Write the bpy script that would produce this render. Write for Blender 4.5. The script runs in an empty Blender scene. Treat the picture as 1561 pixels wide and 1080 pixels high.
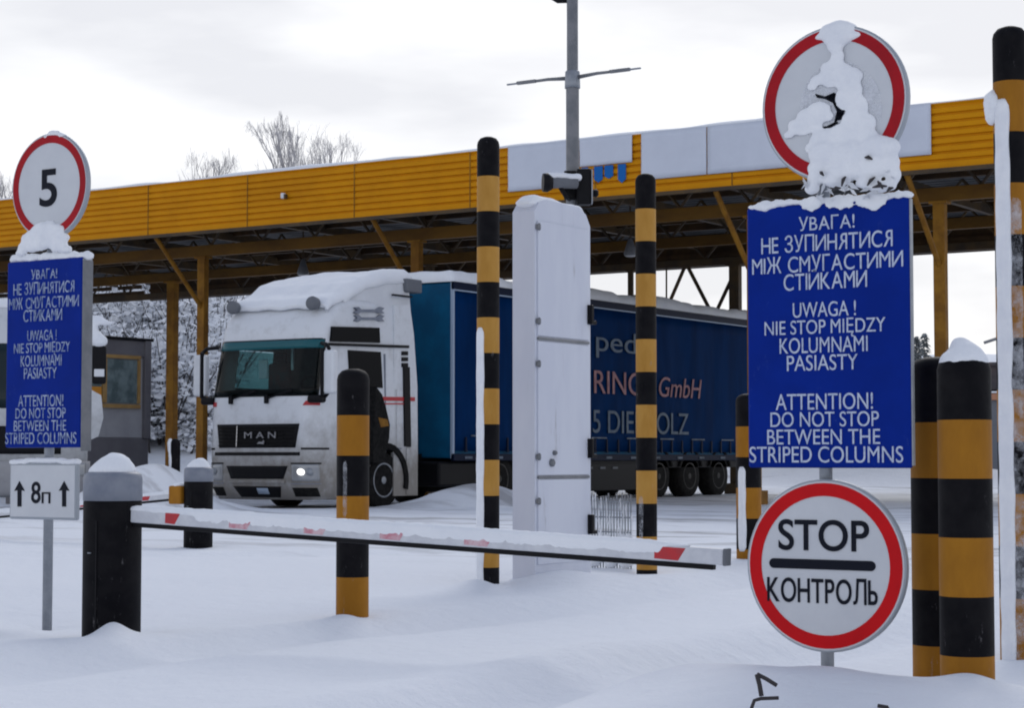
import bpy, bmesh, math, random
import numpy as np
from mathutils import Vector, Matrix, noise
random.seed(7)
scene = bpy.context.scene
COL = scene.collection
R = math.radians
# ------------------------------------------------------------------ camera
F = 2996.0; YAW = R(33.2); PITCH = math.atan(160 / F); EYE = 0.9
cam_d = bpy.data.cameras.new('camera'); cam = bpy.data.objects.new('camera', cam_d); COL.objects.link(cam)
cam.location = (0, 0, EYE); cam.rotation_euler = (math.pi / 2 + PITCH, 0, YAW)
cam_d.sensor_width = 36; cam_d.lens = 36 * F / 1561; cam_d.clip_start = 0.1; cam_d.clip_end = 5000
scene.camera = cam
# ------------------------------------------------------------------ world, sun, exposure
SUN_EL, SUN_AZ = R(36), YAW - R(12)      # behind the cloud, beyond the canopy
w = bpy.data.worlds.new('World'); scene.world = w; w.use_nodes = True
nt = w.node_tree; nt.nodes.clear()
def wn(t, **k):
    n = nt.nodes.new(t)
    for a, b in k.items(): setattr(n, a, b)
    return n
out = wn('ShaderNodeOutputWorld'); bg = wn('ShaderNodeBackground'); bg.inputs[1].default_value = 0.1
sky = wn('ShaderNodeTexSky', sky_type='NISHITA', sun_disc=False, sun_elevation=SUN_EL, sun_rotation=-SUN_AZ)
tc = wn('ShaderNodeTexCoord'); sep = wn('ShaderNodeSeparateXYZ')
nt.links.new(tc.outputs['Generated'], sep.inputs[0])
mp = wn('ShaderNodeMapping'); mp.inputs['Scale'].default_value = (1.6, 1.6, 6.0)
nt.links.new(tc.outputs['Generated'], mp.inputs[0])
nz = wn('ShaderNodeTexNoise'); nz.inputs['Scale'].default_value = 2.6; nz.inputs['Detail'].default_value = 5; nz.inputs['Roughness'].default_value = 0.5
nt.links.new(mp.outputs[0], nz.inputs[0])
elev = wn('ShaderNodeValToRGB'); e = elev.color_ramp
e.elements[0].position = 0.0; e.elements[0].color = (1.0, 1.0, 1.02, 1)
e.elements[1].position = 1.0; e.elements[1].color = (.30, .36, .50, 1)
x = e.elements.new(.25); x.color = (1.0, 1.0, 1.012, 1)
x = e.elements.new(.42); x.color = (.54, .585, .70, 1)
nt.links.new(sep.outputs[2], elev.inputs[0])
cl = wn('ShaderNodeValToRGB'); c = cl.color_ramp
c.elements[0].position = .38; c.elements[0].color = (.76, .765, .79, 1)
c.elements[1].position = .58; c.elements[1].color = (1, 1, 1, 1)
nt.links.new(nz.outputs[0], cl.inputs[0])
mul = wn('ShaderNodeMix', data_type='RGBA', blend_type='MULTIPLY'); mul.inputs[0].default_value = 1
nt.links.new(elev.outputs[0], mul.inputs[6]); nt.links.new(cl.outputs[0], mul.inputs[7])
sc = wn('ShaderNodeMix', data_type='RGBA', blend_type='MULTIPLY'); sc.inputs[0].default_value = 1
sc.inputs[7].default_value = (10.5, 10.5, 10.5, 1); nt.links.new(mul.outputs[2], sc.inputs[6])
mx = wn('ShaderNodeMix', data_type='RGBA'); mx.inputs[0].default_value = .92
nt.links.new(sky.outputs[0], mx.inputs[6]); nt.links.new(sc.outputs[2], mx.inputs[7])
nt.links.new(mx.outputs[2], bg.inputs[0]); nt.links.new(bg.outputs[0], out.inputs[0])
sd = bpy.data.lights.new('sun', 'SUN'); sd.energy = 1.0; sd.angle = R(28); sd.color = (1, .97, .93)
sun = bpy.data.objects.new('sun', sd); COL.objects.link(sun)
sun.rotation_euler = (math.pi / 2 - SUN_EL, 0, SUN_AZ + math.pi)
vs = scene.view_settings; vs.view_transform = 'Standard'; vs.look = 'None'; vs.exposure = 0.09; vs.gamma = 1
scene.cycles.filter_width = 2.0
scene.cycles.max_bounces = 6
# ------------------------------------------------------------------ measuring helpers (pixel of the photo -> real point)
def ray(px, py):
    u = (px - 780.5) / F; v = (540 - py) / F
    fw = math.cos(PITCH) - v * math.sin(PITCH); up = math.sin(PITCH) + v * math.cos(PITCH)
    return u / fw, up / fw
CY, SY = math.cos(YAW), math.sin(YAW)
def at(px, py, Z):
    u, v = ray(px, py)
    return Vector((u * Z * CY - Z * SY, u * Z * SY + Z * CY, EYE + v * Z))
def atY(px, py, Y):
    u, v = ray(px, py); return at(px, py, Y / (u * SY + CY))
def atX(px, py, X):
    u, v = ray(px, py); return at(px, py, X / (u * CY - SY))
def nz3(x, y, z=0, s=1): return noise.noise(Vector((x * s, y * s, z * s)))
# ------------------------------------------------------------------ materials
def mat(name, col, rough=.6, metal=0, spec=.5, nscale=0, namt=.15, col2=None, bump=0, bscale=40, emit=None, coat=0, lo=.4, hi=.6, stretch=(1, 1, 1), coords='Object'):
    m = bpy.data.materials.new(name); m.use_nodes = True
    t = m.node_tree; b = t.nodes['Principled BSDF']
    col = tuple(col) + (1,) if len(col) == 3 else col
    b.inputs['Base Color'].default_value = col; b.inputs['Roughness'].default_value = rough
    b.inputs['Metallic'].default_value = metal; b.inputs['Specular IOR Level'].default_value = spec
    b.inputs['Coat Weight'].default_value = coat
    if nscale or bump:
        c = t.nodes.new('ShaderNodeTexCoord'); mpn = t.nodes.new('ShaderNodeMapping'); mpn.inputs['Scale'].default_value = stretch
        t.links.new(c.outputs[coords], mpn.inputs[0])
    if nscale:
        n = t.nodes.new('ShaderNodeTexNoise'); n.inputs['Scale'].default_value = nscale; n.inputs['Detail'].default_value = 6; n.inputs['Roughness'].default_value = .62
        t.links.new(mpn.outputs[0], n.inputs[0])
        r = t.nodes.new('ShaderNodeValToRGB'); r.color_ramp.elements[0].position = lo; r.color_ramp.elements[1].position = hi
        r.color_ramp.elements[0].color = col
        c2 = col2 if col2 else tuple(v * (1 - namt) for v in col[:3])
        r.color_ramp.elements[1].color = tuple(c2[:3]) + (1,)
        t.links.new(n.outputs[0], r.inputs[0]); t.links.new(r.outputs[0], b.inputs['Base Color'])
    if bump:
        n2 = t.nodes.new('ShaderNodeTexNoise'); n2.inputs['Scale'].default_value = bscale; n2.inputs['Detail'].default_value = 5
        t.links.new(mpn.outputs[0], n2.inputs[0])
        bp = t.nodes.new('ShaderNodeBump'); bp.inputs['Strength'].default_value = bump; bp.inputs['Distance'].default_value = .02
        t.links.new(n2.outputs[0], bp.inputs['Height']); t.links.new(bp.outputs[0], b.inputs['Normal'])
    if emit:
        b.inputs['Emission Color'].default_value = tuple(emit[:3]) + (1,); b.inputs['Emission Strength'].default_value = emit[3]
    return m
M = {}
M['snow'] = mat('snow', (.80, .825, .87), .75, spec=.2, nscale=3, col2=(.84, .86, .895), bump=.35, bscale=26)
M['snow_wet'] = mat('snow_crust', (.80, .82, .86), .7, spec=.2, nscale=9, col2=(.86, .875, .90), bump=.22, bscale=30)
M['black'] = mat('black_paint', (.0035, .0033, .005), .6, spec=.1, nscale=9, col2=(.008, .0075, .009), bump=.08, bscale=30)
M['yellow'] = mat('yellow_paint', (.37, .158, .014), .55, spec=.12, nscale=6, col2=(.30, .125, .012), bump=.06, bscale=30, stretch=(1, 1, .35))
M['yellow_fade'] = mat('faded_yellow_paint', (.50, .265, .058), .55, spec=.12, nscale=6, col2=(.43, .215, .04), bump=.06, bscale=30, stretch=(1, 1, .35))
M['fascia'] = mat('yellow_cladding', (.66, .275, .002), .5, spec=.1, nscale=1.2, col2=(.56, .225, .002), lo=.35, hi=.7)
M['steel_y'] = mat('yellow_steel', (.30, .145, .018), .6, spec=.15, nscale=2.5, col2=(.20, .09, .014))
M['steel_d'] = mat('dark_steel', (.05, .035, .022), .6, spec=.3, nscale=2, col2=(.09, .055, .022))
M['beam_y'] = mat('dark_yellow_beam', (.17, .085, .014), .6, spec=.15, nscale=1.2, col2=(.10, .05, .012), stretch=(.4, 1, 1))  # darker, browner copy of the yellow steel, used on the roof beams
M['brown'] = mat('brown_cladding', (.075, .040, .016), .6, spec=.2, nscale=1.5, col2=(.04, .024, .013), stretch=(1, 1, .2))
M['roof_under'] = mat('roof_sheet', (.10, .105, .115), .6, spec=.15, nscale=1, col2=(.06, .065, .072))
M['banner'] = mat('banner_cloth', (.62, .66, .75), .6, spec=.3, nscale=1.2, col2=(.58, .62, .71))
M['flagblue'] = mat('flag_blue', (.015, .13, .42), .7, spec=.1)
M['signblue'] = mat('sign_blue', (.0012, .019, .215), .45, spec=.06, nscale=3, col2=(.0015, .022, .25))
M['signtext'] = mat('sign_lettering', (.52, .58, .71), .5, nscale=60, col2=(.30, .37, .56), lo=.45, hi=.7)
M['signtext_f'] = mat('frosted_sign_lettering', (.40, .47, .62), .6, nscale=45, col2=(.12, .18, .38), lo=.40, hi=.62)
M['signwhite'] = mat('sign_white', (.60, .62, .65), .4, spec=.4, nscale=4, col2=(.56, .58, .615))
M['signred'] = mat('sign_red', (.60, .006, .010), .4, spec=.12, nscale=5, col2=(.54, .006, .010))
M['signred_d'] = mat('sign_red_weathered', (.40, .008, .016), .4, spec=.12, nscale=5, col2=(.33, .008, .015))
M['signback'] = mat('sign_grey_back', (.33, .36, .40), .45, metal=.3)
M['signblack'] = mat('sign_black', (.006, .008, .016), .5, spec=.12)
M['galv'] = mat('galvanised_steel', (.30, .32, .35), .45, metal=.45, nscale=12, col2=(.24, .26, .29))
M['lampgrey'] = mat('lamp_post_paint', (.14, .15, .165), .45, metal=.2, nscale=8, col2=(.19, .195, .21))
M['dark'] = mat('dark_plastic', (.006, .006, .008), .5, spec=.15)
M['cab_white'] = mat('cab_paint', (.72, .745, .78), .35, spec=.5, nscale=2.2, col2=(.66, .68, .72), coat=.2)
M['cabinet'] = mat('cabinet_paint', (.60, .625, .71), .5, spec=.3, nscale=1.5, col2=(.645, .67, .745), stretch=(2, 2, .6))
M['greyband'] = mat('grey_collar', (.17, .19, .24), .5, nscale=8, col2=(.22, .24, .285))
M['rub'] = mat('rubber', (.006, .006, .0065), .8, spec=.12, nscale=15, col2=(.016, .0155, .015))
M['red'] = mat('red_tape', (.50, .012, .02), .45, nscale=20, col2=(.42, .02, .03))
M['pink'] = mat('frosted_red_tape', (.55, .22, .27), .6, nscale=22, col2=(.64, .46, .50))
M['armwhite'] = mat('barrier_white', (.62, .635, .67), .45, nscale=12, col2=(.54, .555, .60))
M['curtain'] = mat('blue_tarpaulin', (.0008, .026, .105), .6, spec=.02, nscale=1.6, col2=(.0007, .019, .078), bump=.2, bscale=2.5, stretch=(1, 1, .25))
M['bulkhead'] = mat('blue_bulkhead', (.003, .095, .20), .5, spec=.1, nscale=2, col2=(.003, .07, .155))
M['rail'] = mat('dark_rail', (.003, .008, .028), .5, spec=.1)
M['textgrey'] = mat('trailer_lettering', (.10, .145, .20), .6, nscale=5, col2=(.06, .095, .145))
M['textred'] = mat('trailer_red_lettering', (.34, .17, .18), .6, nscale=5, col2=(.24, .10, .12))
M['linewhite'] = mat('trailer_trim_line', (.32, .40, .52), .5)
M['refl'] = mat('dirty_reflector', (.13, .17, .23), .6, nscale=3, col2=(.05, .07, .10))
M['glass'] = mat('tinted_glass', (.004, .012, .016), .08, spec=.3, nscale=1.2, col2=(.005, .017, .022))
M['tint'] = mat('windscreen_tint_band', (.01, .10, .12), .15, spec=.3)
M['glass_b'] = mat('black_glass', (.003, .0035, .005), .25, spec=.06)
M['greywheel'] = mat('shaded_rim', (.025, .024, .024), .7, nscale=6, col2=(.05, .048, .045))  # rim colour darkened to carry the shade under the trailer
M['chrome'] = mat('chrome', (.5, .5, .52), .3, metal=.9)
M['lampglass'] = mat('headlamp_glass', (.35, .36, .37), .15, metal=.3)
M['lit'] = mat('lit_headlamp', (.9, .9, .9), .3, emit=(1, .97, .92, 1.5))
M['warm'] = mat('lamp_lens', (.6, .6, .62), .3)
M['booth'] = mat('booth_panel', (.34, .34, .355), .55, nscale=1.5, col2=(.29, .29, .305))
M['booth_d'] = mat('booth_dark_panel', (.135, .13, .14), .55, nscale=1.5, col2=(.11, .105, .115))
M['boothframe'] = mat('booth_window_frame', (.36, .22, .075), .5, nscale=4, col2=(.30, .18, .06))
M['boothglass'] = mat('booth_glass', (.18, .23, .23), .08, spec=.6, nscale=3, col2=(.09, .12, .12))
M['orange'] = mat('orange_paper', (.6, .24, .02), .7)
M['bark'] = mat('bark', (.10, .085, .08), .9, nscale=8, col2=(.16, .14, .135))
M['twig'] = mat('frosted_twig', (.36, .345, .345), .9, nscale=3, col2=(.58, .57, .58))
M['darktwig'] = mat('dark_twig', (.045, .04, .042), .9)
M['conifer'] = mat('dark_needles', (.13, .145, .145), .9, nscale=1, col2=(.30, .32, .33))
M['brick'] = mat('house_wall', (.05, .045, .05), .8, nscale=2, col2=(.08, .06, .06))
M['clay'] = mat('house_band', (.42, .20, .12), .8)
M['greyhouse'] = mat('house_grey', (.14, .15, .17), .8)
def chipped(m, amt=.64, col=(.30, .29, .30), scale=38, streak=(1, 1, .3)):
    """salt splashes and chips of a shape of their own, laid over the paint"""
    t = m.node_tree; b = t.nodes['Principled BSDF']; src = b.inputs['Base Color'].links[0].from_socket
    g = t.nodes.new('ShaderNodeTexCoord'); mp_ = t.nodes.new('ShaderNodeMapping'); mp_.inputs['Scale'].default_value = streak
    t.links.new(g.outputs['Object'], mp_.inputs[0]); fac = []
    for sc_, lo_ in ((scale, amt), (5.5, .52)):
        n = t.nodes.new('ShaderNodeTexNoise'); n.inputs['Scale'].default_value = sc_; n.inputs['Detail'].default_value = 8; n.inputs['Roughness'].default_value = .7
        t.links.new(mp_.outputs[0], n.inputs[0]); r = t.nodes.new('ShaderNodeMapRange'); r.inputs[1].default_value = lo_; r.inputs[2].default_value = lo_ + .12
        t.links.new(n.outputs[0], r.inputs[0]); fac.append(r.outputs[0])
    mu = t.nodes.new('ShaderNodeMath'); mu.operation = 'MULTIPLY'; t.links.new(fac[0], mu.inputs[0]); t.links.new(fac[1], mu.inputs[1])
    mx_ = t.nodes.new('ShaderNodeMix'); mx_.data_type = 'RGBA'; t.links.new(mu.outputs[0], mx_.inputs[0]); t.links.new(src, mx_.inputs[6]); mx_.inputs[7].default_value = col + (1,)
    t.links.new(mx_.outputs[2], b.inputs['Base Color'])
for k_ in ('black', 'yellow', 'yellow_fade'): chipped(M[k_], .60)
chipped(M['fascia'], .62, (.34, .15, .01), 9, (.25, 1, 3))
chipped(M['cabinet'], .58, (.40, .40, .43), 12, (1, 1, .12))
chipped(M['signblue'], .60, (.05, .09, .30), 30, (1, 1, .5))
def frost(name, lo, hi, scale):
    m = mat(name, (.78, .80, .85), .8, spec=.1); t = m.node_tree; b = t.nodes['Principled BSDF']
    g = t.nodes.new('ShaderNodeTexCoord'); n = t.nodes.new('ShaderNodeTexNoise'); n.inputs['Scale'].default_value = scale; n.inputs['Detail'].default_value = 7; n.inputs['Roughness'].default_value = .7
    t.links.new(g.outputs['Object'], n.inputs[0]); r = t.nodes.new('ShaderNodeMapRange'); r.inputs[1].default_value = lo; r.inputs[2].default_value = hi
    t.links.new(n.outputs[0], r.inputs[0]); t.links.new(r.outputs[0], b.inputs['Alpha']); return m
M['frost'] = frost('thin_frost', .40, .92, 12)
M['frost_d'] = frost('dusting_of_snow', .40, .72, 9)
gl = bpy.data.materials.new('windscreen_glass'); gl.use_nodes = True; M['clear'] = gl
t = gl.node_tree; t.nodes.clear()
o_ = t.nodes.new('ShaderNodeOutputMaterial'); tr_ = t.nodes.new('ShaderNodeBsdfTransparent'); tr_.inputs[0].default_value = (.42, .60, .60, 1)
gs_ = t.nodes.new('ShaderNodeBsdfGlossy'); gs_.inputs['Roughness'].default_value = .06; fr_ = t.nodes.new('ShaderNodeFresnel'); fr_.inputs[0].default_value = 1.28
ms_ = t.nodes.new('ShaderNodeMixShader'); t.links.new(fr_.outputs[0], ms_.inputs[0]); t.links.new(tr_.outputs[0], ms_.inputs[1]); t.links.new(gs_.outputs[0], ms_.inputs[2]); t.links.new(ms_.outputs[0], o_.inputs[0])
M['seat'] = mat('seat_cloth', (.06, .058, .07), .9, nscale=9, col2=(.10, .05, .055))
M['redcloth'] = mat('red_cloth', (.22, .05, .05), .9, nscale=9, col2=(.15, .035, .04))
M['lining'] = mat('cab_lining', (.07, .085, .09), .9, nscale=4, col2=(.05, .06, .065))
def dirty_paint(name, base, dirt, z0, z1, rough=.4):
    """paint with road dirt that fades out above z1 (spray thrown up from the road)"""
    m = mat(name, base, rough); t = m.node_tree; b = t.nodes['Principled BSDF']
    g = t.nodes.new('ShaderNodeTexCoord'); s = t.nodes.new('ShaderNodeSeparateXYZ'); t.links.new(g.outputs['Object'], s.inputs[0])
    mr = t.nodes.new('ShaderNodeMapRange'); mr.inputs[1].default_value = z0; mr.inputs[2].default_value = z1; mr.inputs[3].default_value = 1; mr.inputs[4].default_value = 0
    t.links.new(s.outputs[2], mr.inputs[0])
    n = t.nodes.new('ShaderNodeTexNoise'); n.inputs['Scale'].default_value = 3.5; n.inputs['Detail'].default_value = 7; n.inputs['Roughness'].default_value = .7
    t.links.new(g.outputs['Object'], n.inputs[0])
    a = t.nodes.new('ShaderNodeMath'); a.operation = 'MULTIPLY_ADD'; a.inputs[1].default_value = 1.3; a.inputs[2].default_value = -.66
    t.links.new(n.outputs[0], a.inputs[0])
    ad = t.nodes.new('ShaderNodeMath'); ad.operation = 'ADD'; ad.use_clamp = True
    t.links.new(mr.outputs[0], ad.inputs[0]); t.links.new(a.outputs[0], ad.inputs[1])
    mul_ = t.nodes.new('ShaderNodeMath'); mul_.operation = 'MULTIPLY'; t.links.new(ad.outputs[0], mul_.inputs[0]); mul_.inputs[1].default_value = 1.0
    m2 = t.nodes.new('ShaderNodeMix'); m2.data_type = 'RGBA'; m2.inputs[6].default_value = tuple(base) + (1,); m2.inputs[7].default_value = tuple(dirt) + (1,)
    t.links.new(mul_.outputs[0], m2.inputs[0]); t.links.new(m2.outputs[2], b.inputs['Base Color'])
    return m
M['cab'] = dirty_paint('white_cab_with_road_dirt', (.70, .725, .765), (.23, .215, .198), .62, 1.75)
M['cab_b'] = dirty_paint('grey_cab_with_road_dirt', (.60, .62, .65), (.20, .205, .215), .4, 2.2)
# ------------------------------------------------------------------ mesh helpers
def props(o, label=None, cat=None, group=None, kind=None):
    for k, v in (('label', label), ('category', cat), ('group', group), ('kind', kind)):
        if v: o[k] = v
    return o
def empty(name, loc, rz=0, label=None, cat=None, group=None):
    o = bpy.data.objects.new(name, None); COL.objects.link(o); o.location = loc; o.rotation_euler = (0, 0, rz); o.empty_display_size = .2
    return props(o, label, cat, group)
class MB:
    def __init__(s): s.bm = bmesh.new()
    def _mi(s, faces, mi):
        for f in faces: f.material_index = mi
    def box(s, c, d, bevel=0, rot=None, mi=0, seg=2):
        r = bmesh.ops.create_cube(s.bm, size=1); vs_ = r['verts']
        mt = Matrix.Translation(Vector(c)) @ (rot.to_4x4() if rot is not None else Matrix()) @ Matrix.Diagonal((d[0], d[1], d[2], 1))
        bmesh.ops.transform(s.bm, matrix=mt, verts=vs_)
        fs = set(f for v in vs_ for f in v.link_faces)
        s._mi(fs, mi)
        if bevel:
            es = list(set(e_ for v in vs_ for e_ in v.link_edges))
            bmesh.ops.bevel(s.bm, geom=es, offset=bevel, segments=seg, affect='EDGES', profile=.5, material=mi)
        return s
    def tube(s, pts, radii, seg=8, mi=0, cap=True):
        pts = [Vector(p) for p in pts]
        if not hasattr(radii, '__len__'): radii = [radii] * len(pts)
        rings = []
        prev = None
        for i, p in enumerate(pts):
            d = (pts[min(i + 1, len(pts) - 1)] - pts[max(i - 1, 0)]).normalized()
            a = prev if prev is not None else (Vector((0, 0, 1)) if abs(d.z) < .9 else Vector((1, 0, 0)))
            a = (a - d * a.dot(d)).normalized(); b = d.cross(a); prev = a
            rings.append([s.bm.verts.new(p + (a * math.cos(2 * math.pi * k / seg) + b * math.sin(2 * math.pi * k / seg)) * radii[i]) for k in range(seg)])
        for i in range(len(rings) - 1):
            for k in range(seg):
                f = s.bm.faces.new((rings[i][k], rings[i][(k + 1) % seg], rings[i + 1][(k + 1) % seg], rings[i + 1][k])); f.material_index = mi; f.smooth = seg > 6
        if cap:
            f = s.bm.faces.new(rings[0][::-1]); f.material_index = mi
            f = s.bm.faces.new(rings[-1]); f.material_index = mi
        return s
    def lathe(s, prof, seg=32, c=(0, 0, 0), mis=None, axis='Z'):
        """prof: list of (r, h); mis: material index per band"""
        rings = []
        for r, h in prof:
            rg = []
            for k in range(seg):
                a = 2 * math.pi * k / seg
                if axis == 'Z': v = (r * math.cos(a), r * math.sin(a), h)
                elif axis == 'Y': v = (r * math.cos(a), h, r * math.sin(a))
                else: v = (h, r * math.cos(a), r * math.sin(a))
                rg.append(s.bm.verts.new(Vector(v) + Vector(c)))
            rings.append(rg)
        for i in range(len(rings) - 1):
            for k in range(seg):
                f = s.bm.faces.new((rings[i][k], rings[i][(k + 1) % seg], rings[i + 1][(k + 1) % seg], rings[i + 1][k]))
                f.smooth = True; f.material_index = mis[i] if mis else 0
        f = s.bm.faces.new(rings[0][::-1]); f.material_index = mis[0] if mis else 0
        f = s.bm.faces.new(rings[-1]); f.material_index = mis[-1] if mis else 0
        return s
    def prism(s, poly, d0, d1, axis='Y', mi=0):
        """poly in the two other axes (in xyz order), extruded along axis"""
        def P(a, b, d):
            return {'Y': (a, d, b), 'X': (d, a, b), 'Z': (a, b, d)}[axis]
        A = [s.bm.verts.new(P(a, b, d0)) for a, b in poly]; B = [s.bm.verts.new(P(a, b, d1)) for a, b in poly]
        n = len(poly); fs = [s.bm.faces.new(A), s.bm.faces.new(B[::-1])]
        for i in range(n): fs.append(s.bm.faces.new((A[i], B[i], B[(i + 1) % n], A[(i + 1) % n])))
        s._mi(fs, mi)
        return s
    def ico(s, c, r, sub=2, mi=0):
        q = bmesh.ops.create_icosphere(s.bm, subdivisions=sub, radius=1)
        r = r if hasattr(r, '__len__') else (r, r, r)
        bmesh.ops.transform(s.bm, matrix=Matrix.Translation(Vector(c)) @ Matrix.Diagonal((r[0], r[1], r[2], 1)), verts=q['verts'])
        for f in set(f for v in q['verts'] for f in v.link_faces): f.smooth = True; f.material_index = mi
        return s
    def build(s, name, mats, parent=None, smooth=None, normals=True):
        if normals: bmesh.ops.recalc_face_normals(s.bm, faces=s.bm.faces)
        me = bpy.data.meshes.new(name); s.bm.to_mesh(me); s.bm.free()
        for m in (mats if isinstance(mats, (list, tuple)) else [mats]): me.materials.append(m)
        if smooth:
            for p in me.polygons: p.use_smooth = True
        o = bpy.data.objects.new(name, me); COL.objects.link(o)
        if parent is not None: o.parent = parent
        return o
def evaluated(o):
    dg = bpy.context.evaluated_depsgraph_get(); dg.update()
    return bpy.data.meshes.new_from_object(o.evaluated_get(dg))
def snow_blob(name, blobs, parent=None, voxel=.015, amp=.006, fr=14, material=None, smooth=6):
    """lumps of snow grown together into one skin"""
    mb = MB()
    for c, r in blobs: mb.ico(c, r, 2)
    o = mb.build(name, material or M['snow'], parent)
    md = o.modifiers.new('r', 'REMESH'); md.mode = 'VOXEL'; md.voxel_size = voxel
    me = evaluated(o); o.modifiers.clear(); o.data = me; me.name = name
    bs = bmesh.new(); bs.from_mesh(me)
    for _ in range(smooth): bmesh.ops.smooth_vert(bs, verts=bs.verts, factor=.5, use_axis_x=True, use_axis_y=True, use_axis_z=True)
    bs.to_mesh(me); bs.free(); me.update()
    n = [v.normal.copy() for v in me.vertices]
    for v, q in zip(me.vertices, n):
        v.co += q * amp * (nz3(*v.co, s=fr) + .5 * nz3(*v.co, s=fr * 2.3))
    for p in me.polygons: p.use_smooth = True
    if not me.materials: me.materials.append(material or M['snow'])
    return o
SAME = dict(zip('АВЕКМНОРСТІ', 'ABEKMHOPCTI'))
def glyph_mesh(body, shear=0, bold=0):
    cu = bpy.data.curves.new('lettering', 'FONT'); cu.body = body; cu.align_x = 'CENTER'; cu.size = 1; cu.extrude = .02; cu.shear = shear; cu.offset = bold
    o = bpy.data.objects.new('lettering', cu); COL.objects.link(o)
    me = evaluated(o); bpy.data.objects.remove(o); bpy.data.curves.remove(cu); return me
def lettering_mesh(body, shear=0, bold=0):
    """Latin strings straight from the font; Cyrillic ones letter by letter (mirrored Latin forms where the shapes agree)"""
    if not any(ord(ch) > 0x3ff for ch in body): return glyph_mesh(body, shear, bold)
    bs = bmesh.new(); x_ = 0
    for ch in body:
        if ch == ' ': x_ += .32; continue
        g_ = {'Ь': 'P', 'Я': 'R', 'И': 'N', 'Й': 'N'}.get(ch, SAME.get(ch, ch)); me = glyph_mesh(g_, 0, bold if g_ in 'KOHTP' or g_ == 'Л' else 0)
        co = [v.co.copy() for v in me.vertices]; lo_, hi_ = min(c.x for c in co), max(c.x for c in co); top = max(c.y for c in co)
        bx = bmesh.new(); bx.from_mesh(me); bpy.data.meshes.remove(me)
        for v in bx.verts:
            if ch in 'ЯИЙ': v.co.x = lo_ + hi_ - v.co.x
            if ch == 'Ь': v.co.y = top - v.co.y
        bmesh.ops.recalc_face_normals(bx, faces=bx.faces)
        if ch == 'Й':
            m2 = (lo_ + hi_) / 2
            r_ = bmesh.ops.create_cube(bx, size=1); bmesh.ops.transform(bx, matrix=Matrix.Translation((m2, top + .09, 0)) @ Matrix.Diagonal((.24, .055, .04, 1)), verts=r_['verts'])
            for v in r_['verts']:
                if v.co.y > top + .09: v.co.x = m2 + (v.co.x - m2) * 1.25
        for v in bx.verts: v.co.x += x_ - lo_
        x_ += hi_ - lo_ + .085
        me = bpy.data.meshes.new('lettering'); bx.to_mesh(me); bx.free(); bs.from_mesh(me); bpy.data.meshes.remove(me)
    me = bpy.data.meshes.new('lettering'); bs.to_mesh(me); bs.free(); return me
def text(name, body, m, parent, w=None, h=None, center=(0, 0, 0), normal='-Y', depth=.004, bold=0.0, shear=0, base=0, sep=True):
    """lettering as a real raised mesh, fitted to w x h"""
    me = lettering_mesh(body, shear, bold if m is M['signblack'] else 0)
    co = np.array([v.co[:] for v in me.vertices]); lo, hi = co.min(0), co.max(0)
    sx = w / (hi[0] - lo[0]); sy = (h / (hi[1] - lo[1])) if h else sx
    for v in me.vertices:
        a = (v.co.x - (lo[0] + hi[0]) / 2) * sx; b = (v.co.y - (lo[1] + hi[1]) / 2) * sy; d = v.co.z / .02 * depth / 2
        if normal == '-Y': v.co = Vector(center) + Vector((a, -d, b))
        else: v.co = Vector(center) + Vector((d, a, b))       # facing +X
    me.name = name; me.materials.clear(); me.materials.append(m)
    if sep:                                            # letters drawn from overlapping strokes: keep the strokes off one plane
        bs = bmesh.new(); bs.from_mesh(me); seen = set(); k = 0
        for v in bs.verts:
            if v in seen: continue
            st_, isl = [v], []
            seen.add(v)
            while st_:
                u = st_.pop(); isl.append(u)
                for e_ in u.link_edges:
                    w2 = e_.other_vert(u)
                    if w2 not in seen: seen.add(w2); st_.append(w2)
            for u in isl: u.co += (Vector((0, -1, 0)) if normal == '-Y' else Vector((1, 0, 0))) * (.0004 * (k % 3))
            k += 1
        bs.to_mesh(me); bs.free()
    q = bpy.data.objects.new(name, me); COL.objects.link(q); q.parent = parent
    return q
# ------------------------------------------------------------------ ground: one sheet of snow out to the horizon
contacts = [(75, 957, 11.25), (172, 966, 10.2), (538, 936, 11.3), (744, 893, 14.2), (985, 872, 15.7), (1470, 1034, 7.8), (1410, 1052, 8.25),
            (1545, 1003, 9.95), (1258, 1018, 8.05), (785, 877, 14.6), (1140, 848, 16.5), (303, 835, 20.5), (900, 1060, 7.6), (300, 1060, 7.6)]
CP = [at(*c_) for c_ in contacts]
def mounds(x, y):
    h = 0
    for cx, cy, sx, sy, hh in MOUNDS:
        d = ((x - cx) / sx) ** 2 + ((y - cy) / sy) ** 2
        if d < 12: h += hh * math.exp(-d / 2)
    return h
MOUNDS = []
def mound_at(px, Z, sx, sy, hh):
    p = at(px, 700, Z); MOUNDS.append((p.x, p.y, sx, sy, hh))
mound_at(176, 9.93, .05, .10, .07); mound_at(520, 11.05, .07, .1, .05); mound_at(1475, 7.55, .09, .1, .045); mound_at(1258, 7.9, .10, .12, .03)
mound_at(730, 14.0, .10, .2, .07); mound_at(860, 14.4, .2, .2, .06); mound_at(1545, 9.7, .12, .15, .03)
mound_at(243, 33, .50, .9, .5); mound_at(195, 33, .6, .9, .45)
for k, px in enumerate((655, 690, 716, 752, 770)): mound_at(px, 36 + .4 * (k % 2), .5, .4, .15 + .04 * (k % 3))
mound_at(930, 17.5, .45, .35, .10); mound_at(1345, 62, 4.5, 1.2, .75); mound_at(1235, 64, 3, 1.2, .5)
r0, r1 = at(690, 1080, 7.15), at(1150, 985, 9.4)
r2, r3 = at(560, 945, 10.6), at(900, 905, 12.6)
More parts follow.
